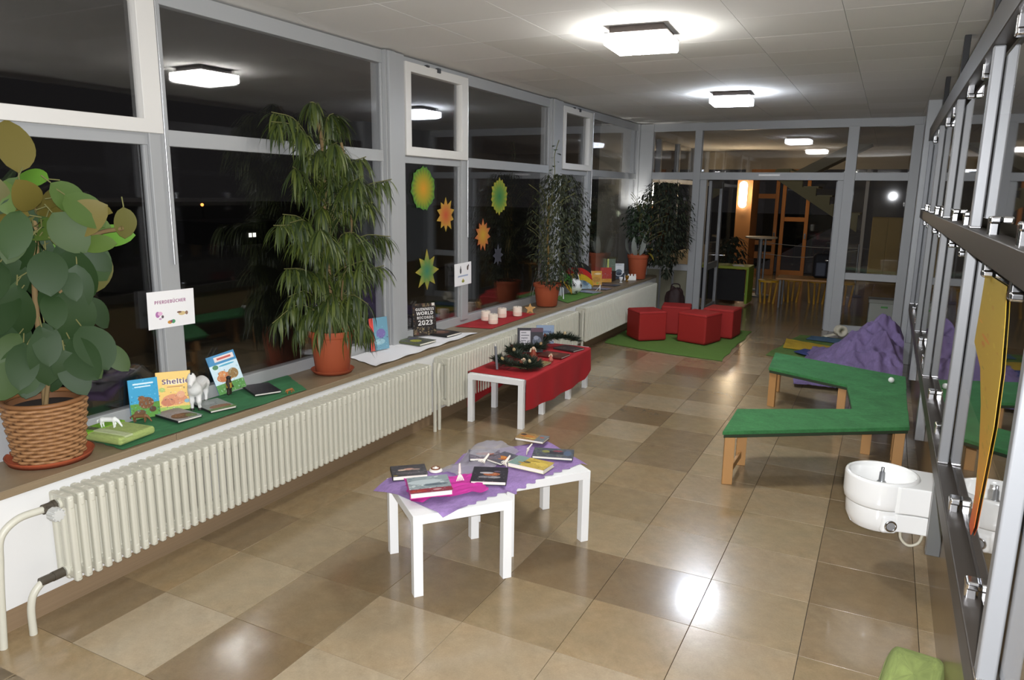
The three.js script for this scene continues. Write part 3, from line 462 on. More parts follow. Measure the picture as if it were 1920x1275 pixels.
{ // weeping long-leaved fig
  const O = V(-3.665, SY, -4.22), t = thing('potted_weeping_fig', 'tall weeping plant with long narrow drooping leaves in a terracotta pot', 'plant', O.toArray());
  pot(t, 0.125, 0.165, 0.33);
  part(t, 'stem', tube([[0, 0.28, 0], [-0.03, 0.7, -0.04], [-0.04, 1.1, -0.02], [-0.07, 1.5, -0.06], [-0.08, 1.8, -0.04], [-0.09, 1.95, 0.04]], 0.013, 40, 8), M.trunk);
  part(t, 'stem', tube([[0.04, 0.28, -0.03], [0.05, 0.7, -0.1], [0.1, 1.05, -0.14], [0.09, 1.4, -0.16], [0.05, 1.7, -0.12]], 0.01, 40, 8), M.trunk);
  const ALII = [[-3.78,2.6,-3.89],[-3.78,2.69,-4.1],[-3.78,2.64,-4.31],[-3.73,2.58,-4.49],[-3.78,2.49,-3.78],[-3.78,2.47,-4.01],[-3.72,2.42,-4.35],[-3.78,2.31,-4.18],[-3.78,2.21,-3.91],[-3.4,2.28,-4.37],[-3.78,2.11,-4.06],[-3.69,2.17,-4.31],[-3.77,2.22,-4.64],[-3.4,2.16,-4.56],[-3.67,1.96,-4.15],[-3.7,1.95,-4.48],[-3.39,1.96,-4.41],[-3.78,1.92,-3.89],[-3.78,1.83,-3.79],[-3.78,1.77,-4.04],[-3.78,1.69,-4.38],[-3.4,1.69,-4.35],[-3.44,1.73,-4.7],[-3.78,1.54,-3.79],[-3.76,1.5,-4.01],[-3.78,1.44,-4.25],[-3.48,1.5,-4.26],[-3.47,1.49,-4.63],[-3.78,1.3,-3.9],[-3.6,1.28,-4.04],[-3.62,1.23,-4.36],[-3.35,1.23,-4.27],[-3.78,1.16,-3.79],[-3.78,1.06,-3.94],[-3.61,1.03,-3.98],[-3.64,1.03,-4.3],[-3.33,1.04,-4.23]];
  const gs = [[0.17, 0.014], [0.22, 0.016], [0.13, 0.013]].map(([l, w]) => leafGeo(l, w, 0.1, 0.55, 5, 0.8)), mats = ['#47541f', '#36431b', '#545e24', '#2b391a', '#3e4b1e'].map((c) => std(c, 0.5, { side: THREE.DoubleSide }));
  const tw = [], all = [];
  for (let i = 0; i < 34; i++) { const a = rr(0, 6.283), h = rr(0, 1), r = 0.16 + 0.2 * rnd(); ALII.push([Math.max(-3.76, -3.66 + r * Math.cos(a)), 1.05 + 1.45 * h, -4.2 + r * 1.15 * Math.sin(a)]); }
  ALII.forEach((q) => {
    const tip = V(...q).sub(O).add(V(rr(-0.03, 0.08), rr(-0.03, 0.03), rr(-0.06, 0.06))), base = V(-0.06 + rr(-0.02, 0.02), Math.max(0.4, tip.y - rr(0.25, 0.45)), -0.05 + rr(-0.03, 0.03));
    const mid = base.clone().lerp(tip, 0.55).add(V(0, 0.12, 0)), c = new THREE.CatmullRomCurve3([base, mid, tip]); tw.push(new THREE.TubeGeometry(c, 10, 0.0035, 5));
    for (let i = 0; i < 62; i++) {
      const u = 0.25 + 0.7 * Math.pow(rnd(), 0.7), p = c.getPoint(u), tg = c.getTangent(u), a = rr(0, Math.PI * 2);
      const d = tg.multiplyScalar(0.55).add(V(Math.cos(a) * 0.75, rr(-1.15, -0.1), Math.sin(a) * 0.75)).normalize(); if (p.x + O.x < -3.8 && d.x < 0) d.x *= -0.3;
      all.push([p, d, Math.floor(rnd() * 3), Math.floor(rnd() * 5), rr(0.8, 1.2)]);
    }
  });
  part(t, 'twigs', merge(tw), M.twig).userData.kind = 'stuff';
  const rest = mats.map(() => []);
  all.forEach(([p, d, k, m, s], i) => { const mt = aim(p, d, V(0, 1, 0), s); if (i % 7 === 0 && i / 7 < 300) put(part(t, 'leaf', gs[k], mats[m]), mt); else rest[m].push(gs[k].clone().applyMatrix4(mt)); });
  rest.forEach((a, m) => { part(t, 'foliage', merge(a), mats[m]).userData.kind = 'stuff'; });
}
function bush(t, centre, rad, n, L, W, cols, seedDroop = 0.3) {
  const g = leafGeo(L, W, 0.12, seedDroop, 4, 0.8), per_ = cols.map(() => []);
  for (let i = 0; i < n; i++) {
    const a = rr(0, 6.283), h = rr(-1, 1), r = Math.pow(rnd(), 0.45) * Math.sqrt(1 - h * h * 0.85), p = V(centre[0] + rad[0] * r * Math.cos(a), centre[1] + rad[1] * h, centre[2] + rad[2] * r * Math.sin(a));
    const d = V(Math.cos(a) * 0.8 + rr(-0.4, 0.4), rr(-1.1, 0.35), Math.sin(a) * 0.8 + rr(-0.4, 0.4)); per_[Math.floor(rnd() * cols.length)].push(g.clone().applyMatrix4(aim(p, d, V(0, 1, 0), rr(0.75, 1.25))));
  }
  per_.forEach((a, k) => { part(t, 'foliage', merge(a), std(cols[k], 0.8, { side: THREE.DoubleSide })).userData.kind = 'stuff'; });
}
function twigs(t, base, centre, rad, n, r = 0.004) {
  const a = []; for (let i = 0; i < n; i++) { const q = rr(0, 6.283), h = rr(-0.7, 0.9), p = [centre[0] + rad[0] * 0.85 * Math.cos(q), centre[1] + rad[1] * h, centre[2] + rad[2] * 0.85 * Math.sin(q)], b = [base[0], Math.max(base[1], p[1] - 0.35), base[2]]; a.push(tube([b, [(b[0] + p[0]) / 2, (b[1] + p[1]) / 2 + 0.08, (b[2] + p[2]) / 2], p], r, 8, 5)); }
  part(t, 'twigs', merge(a), M.twig).userData.kind = 'stuff';
}
{ // weeping small-leaved fig in the middle of the sill
  const t = thing('potted_fig', 'bushy small-leaved fig in a terracotta pot beside the football display', 'plant', [-3.63, SY, -8.1]);
  pot(t, 0.125, 0.162, 0.285, false);
  part(t, 'trunk', tube([[0, 0.25, 0], [0.01, 0.6, 0], [-0.02, 0.9, -0.02], [0, 1.3, -0.03]], 0.012, 30, 8), std('#8a6d3a', 0.8));
  twigs(t, [0, 0.5, 0], [0.02, 0.98, -0.06], [0.33, 0.6, 0.42], 34);
  bush(t, [0.1, 0.92, -0.1], [0.34, 0.66, 0.62], 3000, 0.055, 0.02, ['#262c16', '#1f2715', '#33381b', '#3c3e22']);
  bush(t, [0.12, 0.95, -0.35], [0.18, 0.2, 0.2], 220, 0.055, 0.02, ['#2c331a', '#232a17']);
  // one bare shoot with a few round leaves reaching to the ceiling
  part(t, 'shoot', tube([[0, 1.2, -0.03], [0.02, 1.6, -0.1], [0.0, 1.8, -0.13], [0.04, 1.98, -0.16]], 0.005, 24, 6), M.twig);
  const sg = leafGeo(0.07, 0.05, 0.1, 0.3, 5, 0.85), sm = std('#37501f', 0.4, { side: THREE.DoubleSide });
  for (let i = 0; i < 14; i++) { const y = 1.35 + i * 0.047, a = i * 2.4; put(part(t, 'shoot_leaf', sg, sm), aim(V(0.01 + 0.01 * Math.cos(a), y, -0.06 - (y - 1.35) * 0.16), V(Math.cos(a), 0.1, Math.sin(a)), V(0, 1, 0), rr(0.8, 1.2))); }
}
{ // corner plant with pale-edged leaves
  const t = thing('potted_corner_plant', 'dark bushy plant in a terracotta pot in the window corner before the end wall', 'plant', [-3.57, SY, -11.55]);
  pot(t, 0.13, 0.165, 0.4, false);
  twigs(t, [0, 0.4, 0], [0.12, 0.95, -0.12], [0.4, 0.5, 0.3], 30);
  bush(t, [0.3, 0.9, -0.26], [0.52, 0.66, 0.32], 2900, 0.075, 0.028, ['#1d2616', '#252c1a', '#2f331d', '#1a2015']);
  bush(t, [-0.02, 0.92, -0.02], [0.26, 0.3, 0.3], 420, 0.07, 0.04, ['#20301a', '#2b3d20', '#1b2716']);
  bush(t, [0.42, 0.42, -0.2], [0.1, 0.34, 0.1], 160, 0.1, 0.04, ['#1d2616', '#252c1a'], 0.5);
  const pg = leafGeo(0.36, 0.1, 0.25, 0.35, 8, 0.9), pm = std('#8f948c', 0.4, { side: THREE.DoubleSide });
  [[-0.12, 0.38, 0.02, -0.5, 1, 0.25], [0.04, 0.38, 0.06, 0.45, 1, 0.1], [0.0, 0.36, 0.1, -0.1, 0.9, 0.6]].forEach(([x, y, z, dx, dy, dz]) => put(part(t, 'pale_leaf', pg, pm), aim(V(x, y, z), V(dx, dy, dz), V(dx, -0.2, dz + 0.3))));
  const yg = leafGeo(0.16, 0.07, 0.2, 0.5, 6), ym = std('#8f7d2e', 0.5, { side: THREE.DoubleSide });
  [[0.16, 0.48, 0.06, 0.5, 0.4, 0.4], [0.18, 0.44, 0.08, 0.9, -0.3, 0.2]].forEach(([x, y, z, dx, dy, dz]) => put(part(t, 'withered_leaf', yg, ym), aim(V(x, y, z), V(dx, dy, dz))));
}
{ // little lamp that shines up into the corner from among the leaves
  const t = thing('clip_lamp', 'small reading lamp hidden in the leaves, lighting the white window corner', 'lamp', [-3.72, SY, -11.95]);
  part(t, 'lamp_stand', merge([cyl(0.06, 0.07, 0.02, 0, 0.01, 0, 24), cyl(0.007, 0.007, 0.9, 0, 0.46, 0, 10)]), M.black);
  part(t, 'lamp_shade', lathe([[0.02, 0], [0.03, 0.01], [0.05, 0.08], [0.047, 0.08], [0.027, 0.014], [0.018, 0.004]], 28).translate(0, 0.9, 0), M.black);
  part(t, 'bulb', sph(0.02, 0, 0.955, 0, 14), std('#ffffff', 0.4, { emissive: new THREE.Color(1, 1, 1), emissiveIntensity: 8 }));
  const s = new THREE.SpotLight(new THREE.Color(1, 0.98, 0.94), 1.5, 0, 0.95, 0.6, 2); s.position.set(-3.72, SY + 0.985, -11.95); s.target.position.set(-3.78, 2.6, -12.22); s.castShadow = true; scene.add(s, s.target);
}
// ================================================================ REST OF THE SILL
single('white_cloth', sheet((u, v) => { const p = bil([[-3.47, -4.5], [-3.48, -6.13], [-3.86, -5.95], [-3.86, -4.66]], u, v), e = Math.min(v, 1 - u); return [p[0], SY + 0.003 + 0.004 * (1 + N3(u * 9, v * 4, 8)) + 0.02 * Math.max(0, 0.12 - e) * 4 * (0.5 + 0.5 * Math.sin(u * 30)), p[1] + 0.03 * N3(u * 7, v * 4, 3) * v]; }, 60, 16, 0.0015), std('#eeedf0', 0.85), 'white paper sheet with curled edges under the record book on the sill', 'paper');
const covRecord = cover('#2a2420', (c, w, h) => { speck(c, w, h, 90, ['#6a5a44', '#3b3230', '#8a7a5c', '#20242c', '#5c3a30'], 0.05); c.fillStyle = 'rgba(30,26,26,0.7)'; c.fillRect(w * 0.1, h * 0.1, w * 0.82, h * 0.62); txt(c, 'GUINNESS', w * 0.53, h * 0.22, 21, '#e8e6e2'); txt(c, 'WORLD', w * 0.53, h * 0.36, 27, '#f0eeea'); txt(c, 'RECORDS', w * 0.53, h * 0.48, 21, '#e8e6e2'); txt(c, '2023', w * 0.53, h * 0.68, 38, '#f4f2ee'); c.fillStyle = '#d8d2c4'; c.fillRect(w * 0.84, 0, w * 0.13, h * 0.09); }, 60, ['#4a3f36', '#1c1a1c', '#77684c'], 0.05);
{
  const b = book('big dark record book reading WORLD RECORDS 2023 standing by the column', 0.24, 0.305, 0.022, covRecord); stand(b, -3.83, SY + 0.014, -5.72, 1.05, 0.1, 0.305, 0.022);
  const p = book('blue picture book with a pink edge standing behind the weeping plant', 0.2, 0.28, 0.015, cover('#6f9db0', (c, w, h) => { c.fillStyle = '#e0524a'; c.fillRect(0, 0, w * 0.22, h); blobs(c, w, h, [[0.6, 0.5, 0.25, 0.2, '#7d6fa8'], [0.5, 0.75, 0.3, 0.12, '#9cc0c8']]); }, 30, ['#7fb0c2', '#6790a8'])); stand(p, -3.8, SY + 0.014, -4.98, 1.35, 0.1, 0.28, 0.015);
  flat(book('flat dark green record book with a yellow patch on the white paper', 0.24, 0.31, 0.018, cover('#4f5347', (c, w, h) => blobs(c, w, h, [[0.4, 0.6, 0.22, 0.24, '#a8a83a'], [0.7, 0.3, 0.2, 0.16, '#4a4a66'], [0.3, 0.2, 0.2, 0.12, '#5f6f4c']]), 60, ['#3f443c', '#5d6356', '#6a6a7c'], 0.04), { cover: std('#5a5f3c', 0.5) }), -3.735, SY + 0.014, -5.42, 1.5);
  flat(book('flat brown book with a black border on the white paper below the record book', 0.24, 0.31, 0.018, cover('#17130f', (c, w, h) => { blobs(c, w, h, [[0.5, 0.5, 0.36, 0.34, '#5d3a22'], [0.5, 0.45, 0.2, 0.2, '#7a4c2c']]); }, 40, ['#201a15', '#2c231b']), { cover: std('#15120f', 0.5) }), -3.735, SY + 0.014, -5.87, 1.5);
}
single('red_cloth', sheet((u, v) => { const p = bil([[-3.475, -6.4], [-3.49, -7.5], [-3.86, -7.5], [-3.86, -6.32]], u, v); return [p[0], SY + 0.0025 + 0.0015 * (1 + N3(u * 8, v * 5, 2)), p[1]]; }, 30, 16, 0.0015), M.red, 'small red cloth under four white candles on the sill', 'cloth');
{
  const cs = [[-3.76, -6.8, 'left of the four white candles on the red cloth, at the back'], [-3.595, -6.66, 'front candle of the four on the red cloth, nearest the sill edge'], [-3.7, -7.06, 'third of the four white candles on the red cloth'], [-3.6, -7.24, 'rightmost of the four white candles, nearest the star ornament']]; let c0;
  cs.forEach(([x, z, l], i) => {
    if (!c0) {
      c0 = thing('candle', 'white candle, ' + l, 'candle', [x, SY + 0.006, z], 0, 'four white candles on the red cloth');
      part(c0, 'candle_body', lathe([[0, 0], [0.047, 0], [0.05, 0.006], [0.05, 0.045], [0.052, 0.05], [0.049, 0.056], [0.05, 0.06], [0.05, 0.098], [0.046, 0.104], [0.034, 0.101], [0, 0.1]], 32), phys('#f3e4d2', 0.45, { sheen: 0.2 })); part(c0, 'wick', cyl(0.0015, 0.0015, 0.014, 0, 0.106, 0, 6), M.black);
      part(c0, 'paper_band', lathe([[0.0506, 0.012], [0.0512, 0.014], [0.0512, 0.044], [0.0506, 0.046]], 32), std('#ecd0bf', 0.8));
    } else dup(c0, 'white candle, ' + l, [x, SY + 0.006, z], i * 1.3);
  });
  const o = thing('star_ornament', 'small straw-coloured star ornament right of the candles', 'ornament', [-3.57, SY + 0.004, -7.5], 0.6);
  const s = new THREE.Shape(); for (let i = 0; i < 10; i++) { const a = i / 10 * 6.283 + 1.57, r = i % 2 ? 0.026 : 0.06; s[i ? 'lineTo' : 'moveTo'](r * Math.cos(a), r * Math.sin(a)); } s.closePath();
  part(o, 'star', new THREE.ExtrudeGeometry(s, { depth: 0.014, bevelEnabled: true, bevelSize: 0.004, bevelThickness: 0.004, bevelSegments: 2 }).translate(0, 0.05, 0), std('#c9a062', 0.7)); part(o, 'foot', cyl(0.02, 0.024, 0.008, 0, 0.0, 0.006, 16), std('#b98d50', 0.7));
}
// football corner
single('green_felt', sheet((u, v) => { const p = bil([[-3.5, -8.45], [-3.47, -9.65], [-3.86, -9.75], [-3.84, -8.75]], u, v); return [p[0] + 0.01 * N3(u * 9, v * 9), SY + 0.003 + 0.003 * (1 + N3(u * 9, v * 7, 2)), p[1]]; }, 30, 16, 0.002), cloth('#5f8f34'), 'grass green felt under the football on the sill', 'cloth');
{ // football: white panels with twelve raised black patches
  const r = 0.105, t = thing('football', 'black and white football on the green felt', 'ball', [-3.735, SY + r + 0.012, -9.25], 0.5);
  part(t, 'white_panels', new THREE.SphereGeometry(r, 40, 28), std('#e4e2dd', 0.4));
  const ico = new THREE.IcosahedronGeometry(1, 0).attributes.position, seen = [];
  for (let i = 0; i < ico.count; i++) { const d = V(ico.getX(i), ico.getY(i), ico.getZ(i)).normalize(); if (seen.some((q) => q.distanceTo(d) < 0.1)) continue; seen.push(d);
    const pos = [0, 0, 1], idx = []; for (let k = 0; k < 5; k++) { const a = k * 1.2566; pos.push(0.34 * Math.cos(a), 0.34 * Math.sin(a), 1); } for (let k = 0; k < 5; k++) { const a = k * 1.2566 + 0.628; pos.push(0.3 * Math.cos(a), 0.3 * Math.sin(a), 1); }
    for (let k = 0; k < 5; k++) idx.push(0, 1 + k, 6 + k, 0, 6 + k, 1 + (k + 1) % 5);
    for (let k = 0; k < pos.length; k += 3) { const q = V(pos[k], pos[k + 1], pos[k + 2]).normalize().multiplyScalar(r * 1.004 + (k ? 0 : 0.0015)); pos[k] = q.x; pos[k + 1] = q.y; pos[k + 2] = q.z; }
    const g = new THREE.BufferGeometry(); g.setAttribute('position', new THREE.Float32BufferAttribute(pos, 3)); g.setIndex(idx); g.computeVertexNormals(); g.setAttribute('uv', new THREE.Float32BufferAttribute(new Float32Array(22), 2));
    const m = part(t, 'black_patch', g, std('#161616', 0.45)); m.quaternion.setFromUnitVectors(V(0, 0, 1), d); }
  t.rotation.set(0.32, 0.5, 0.2);
}
function flag(label, x, z, h, tilt, bands, w, fh) {
  const t = thing('hand_flag', label, 'flag', [x, SY + 0.006, z], 0.5); t.rotation.set(tilt[0], 0.6, tilt[1]);
  part(t, 'stick', cyl(0.0045, 0.0045, h, 0, h / 2, 0, 8), M.white);
  bands.forEach((c, i) => part(t, 'stripe', sheet((u, v) => { const q = (i + v) / bands.length; return [0.004 + w * u * (0.8 - 0.1 * q), h - 0.01 - fh * q - 0.14 * u * u, 0.025 * Math.sin(u * 5 + q) * u + 0.03 * u]; }, 16, 6, 0.001, [0, 0, 1]), cloth(c)));
}
flag('small hand flag in green and yellow beside the fig pot', -3.8, -8.95, 0.36, [0, 0.12], ['#3d8a32', '#4f8a30', '#c99a2a'], 0.2, 0.2);
flag('small hand flag in red and yellow leaning on the window mullion', -3.83, -9.75, 0.42, [0, 0.25], ['#1b1816', '#c5281e', '#d8b21f'], 0.24, 0.27);
single('white_stick', tube([[-3.67, SY + 0.008, -8.72], [-3.69, SY + 0.16, -8.75], [-3.72, SY + 0.34, -8.8]], 0.007, 12, 8), M.white, 'thin white stick standing on the green felt between fig pot and football', 'stick');
{
  const G = 'books around the football';
  const mk = (label, x, z, w, h, col, fn, face = 0.6, lean = 0.1, t = 0.014) => { const b = book(label, w, h, t, cover(col, fn, 24, [col, '#8fa0a8'], 0.03), { group: G, cover: std(col, 0.5) }); stand(b, x, SY + 0.008, z, face, lean, h, t); return b; };
  mk('pale blue book standing right behind the football', -3.8, -9.85, 0.16, 0.22, '#9fb6c4', (c, w, h) => { c.fillStyle = '#d9dcd8'; c.fillRect(0, 0, w, h * 0.2); blobs(c, w, h, [[0.5, 0.6, 0.3, 0.25, '#6f8fae'], [0.6, 0.5, 0.1, 0.2, '#b9c6c6']]); });
  mk('yellow book standing between the pale blue and the red book', -3.82, -10.32, 0.17, 0.215, '#c99334', (c, w, h) => blobs(c, w, h, [[0.65, 0.2, 0.28, 0.1, '#dfc79a'], [0.5, 0.6, 0.36, 0.26, '#b07c2c'], [0.6, 0.85, 0.1, 0.1, '#8fa23a']]));
  mk('red book with a yellow foot standing right of the yellow book', -3.82, -10.75, 0.175, 0.23, '#a83226', (c, w, h) => { c.fillStyle = '#c08a30'; c.fillRect(0, h * 0.75, w, h * 0.25); });
  const gb = mk('small grey green book standing behind the red one', -3.845, -11.05, 0.13, 0.19, '#5f6c58', (c, w, h) => { c.fillStyle = '#c9cf6a'; c.fillRect(0, 0, w * 0.18, h); }); gb.position.y += 0.15;
  single('book_box', rspan(-3.86, -3.79, SY + 0.003, SY + 0.158, -10.95, -11.13), std('#3a2c22', 0.7), 'dark box carrying the small grey green book', 'box');
  mk('white book with a dark blue picture standing left of the corner pot', -3.8, -11.3, 0.17, 0.25, '#e4e6e6', (c, w, h) => { c.fillStyle = '#1f2a3a'; c.fillRect(0, h * 0.62, w, h * 0.38); blobs(c, w, h, [[0.5, 0.55, 0.42, 0.36, '#dfe3e4'], [0.5, 0.52, 0.3, 0.2, '#5a6a72'], [0.5, 0.66, 0.28, 0.16, '#2c3848']]); c.fillStyle = '#8f9aa2'; c.fillRect(w * 0.2, h * 0.08, w * 0.6, 5); });
  flat(book('blue grey magazine lying in front of the pale blue book', 0.21, 0.29, 0.006, cover('#8b93a6', (c, w, h) => blobs(c, w, h, [[0.5, 0.5, 0.3, 0.2, '#aeb4c2'], [0.3, 0.3, 0.2, 0.1, '#6a7288']]), 20, ['#9aa2b4', '#78809a']), { group: 'magazines near the football' }), -3.64, SY + 0.008, -9.55, 1.3);
  flat(book('second grey magazine lying in front of the yellow book', 0.21, 0.28, 0.006, cover('#7c8496', null, 30, ['#969eae', '#5f6880', '#b2b6bf']), { group: 'magazines near the football' }), -3.64, SY + 0.003, -10.02, 1.5);
  flat(book('dark magazine lying in front of the red book', 0.2, 0.26, 0.006, cover('#4c5560', null, 30, ['#606a76', '#3c434c']), { group: 'magazines near the football' }), -3.66, SY + 0.003, -10.5, 1.5);
  const cup = (label, x, z, col, s) => { const t = thing('toy_trophy', label, 'trophy', [x, SY + 0.003, z]); part(t, 'cup', lathe([[0, 0.03], [0.02, 0.035], [0.034, 0.075], [0.036, 0.1], [0.032, 0.1], [0.016, 0.05], [0, 0.045]], 20).scale(s, s, s), col); part(t, 'foot', lathe([[0, 0], [0.028, 0], [0.026, 0.012], [0.008, 0.02], [0.008, 0.035], [0, 0.035]], 20).scale(s, s, s), col); return t; };
  cup('small golden trophy left of the white and blue book', -3.6, -11.12, std('#b98a35', 0.35, { metalness: 0.7 }), 0.9);
  cup('small white trophy between the red book and the golden trophy', -3.62, -10.88, M.ceramic, 0.9);
  single('toy_goal', merge([tube([[-3.56, SY + 0.006, -9.78], [-3.56, SY + 0.07, -9.78], [-3.6, SY + 0.075, -9.9], [-3.6, SY + 0.006, -9.9]], 0.005, 20, 6), tube([[-3.56, SY + 0.07, -9.78], [-3.6, SY + 0.006, -9.72]], 0.003, 6, 6)]), M.white, 'tiny white wire goal right of the football', 'toy');
  const n = thing('cutout_card', 'little white card cut-outs standing before the corner pot', 'card', [-3.58, SY + 0.003, -11.3], 0.5);
  part(n, 'card_front', merge([bx(0.14, 0.07, 0.002, 0, 0.035, 0), ...[-0.05, 0, 0.05].map((x) => bx(0.03, 0.03, 0.002, x, 0.085, 0))]), M.paper); part(n, 'card_prop', bx(0.05, 0.05, 0.002, 0.03, 0.025, -0.03).rotateY(0.6), M.paper); part(n, 'pointed_piece', new THREE.ConeGeometry(0.014, 0.11, 10).translate(-0.11, 0.055, 0), M.white);
}

// ================================================================ TABLES
function lackTable(label, x, z, turn) {
  const t = thing('side_table', label, 'table', [x, 0, z], turn);
  part(t, 'table_top', rb(0.55, 0.05, 0.55, 0.002, 0, 0.425, 0), M.whiteLack);
  for (const [sx, sz] of [[-1, -1], [1, -1], [-1, 1], [1, 1]]) part(t, 'leg', rb(0.05, 0.4, 0.05, 0.0015, sx * 0.2495, 0.2, sz * 0.2495), M.whiteLack);
  return t;
}
const T1 = [-2.03, -3.245, 0.88], T2 = [-1.815, -3.84, 0.91], T3 = [-3.0, -5.85, 0.05], T4 = [-3.005, -6.965, 0.03];
lackTable('nearest white square side table, pink tulle and purple cloth on top', ...T1);
lackTable('second white side table, touching the nearest one, with the yellow book', ...T2);
lackTable('white side table at the near end of the red cloth, legs fully in view', ...T3);
lackTable('white side table under the far end of the long red cloth', ...T4);
// purple cloth laid askew over both near tables, drooping past their edges
const inTable = ([x, z, a], px, pz) => { const dx = px - x, dz = pz - z, u = dx * Math.cos(a) - dz * Math.sin(a), v = dx * Math.sin(a) + dz * Math.cos(a); return Math.max(Math.abs(u) - 0.277, Math.abs(v) - 0.277); };
const drape = (x, z, k = 0.5) => { const d = Math.min(inTable(T1, x, z), inTable(T2, x, z)); return 0.4515 - (d > 0 ? Math.min(0.2, k * d + 1.6 * d * d) : 0); };
single('purple_cloth', sheet((u, v) => { const p = bil([[-2.43, -3.1], [-1.87, -2.945], [-1.5, -4.02], [-2.09, -4.36]], u, v), zig = u > 0.985 && v > 0.15 && v < 0.85 ? 0.012 * Math.sin(v * 95) : 0; p[0] -= zig; return [p[0], drape(p[0], p[1], 0.35) + 0.0045 * (0.8 + N3(u * 5, v * 9, 3)), p[1]]; }, 50, 90, 0.001), cloth('#a585c0'), 'lilac felt cloth lying askew across the two near white tables', 'cloth');
single('pink_tulle', sheet((u, v) => { const p = bil([[-2.27, -3.17], [-2.07, -2.96], [-1.8, -3.3], [-1.98, -3.47]], u, v), e = Math.min(u, v, 1 - u, 1 - v); p[0] += 0.03 * N3(u * 5, v * 5, 1); p[1] += 0.03 * N3(u * 5, v * 5, 4); return [p[0], drape(p[0], p[1], 0.3) + 0.011 + 0.012 * (1 + N3(u * 7, v * 6, 8)) + 0.05 * Math.max(0, 0.12 - v) * (u < 0.4 ? 3 : 1), p[1]]; }, 44, 44, 0.001), std('#d63aa6', 0.85, { transparent: true, opacity: 0.72, side: THREE.DoubleSide }), 'magenta tulle crumpled on the nearest table under the grey picture book', 'tulle');
single('grey_tulle', sheet((u, v) => { const p = bil([[-2.22, -3.42], [-1.97, -3.42], [-1.93, -3.95], [-2.2, -4.1]], u, v), bump = Math.exp(-(((u - 0.3) / 0.3) ** 2 + ((v - 0.72) / 0.3) ** 2)); return [p[0] + 0.02 * N3(u * 6, v * 6, 2), drape(p[0], p[1], 0.2) + 0.01 + 0.055 * bump + 0.02 * Math.abs(N3(u * 5, v * 7, 5)), p[1] + 0.03 * N3(u * 4, v * 5, 7)]; }, 40, 60, 0.001), std('#b9b6bd', 0.85, { transparent: true, opacity: 0.34, side: THREE.DoubleSide }), 'pale grey tulle heaped between the two near tables', 'tulle');
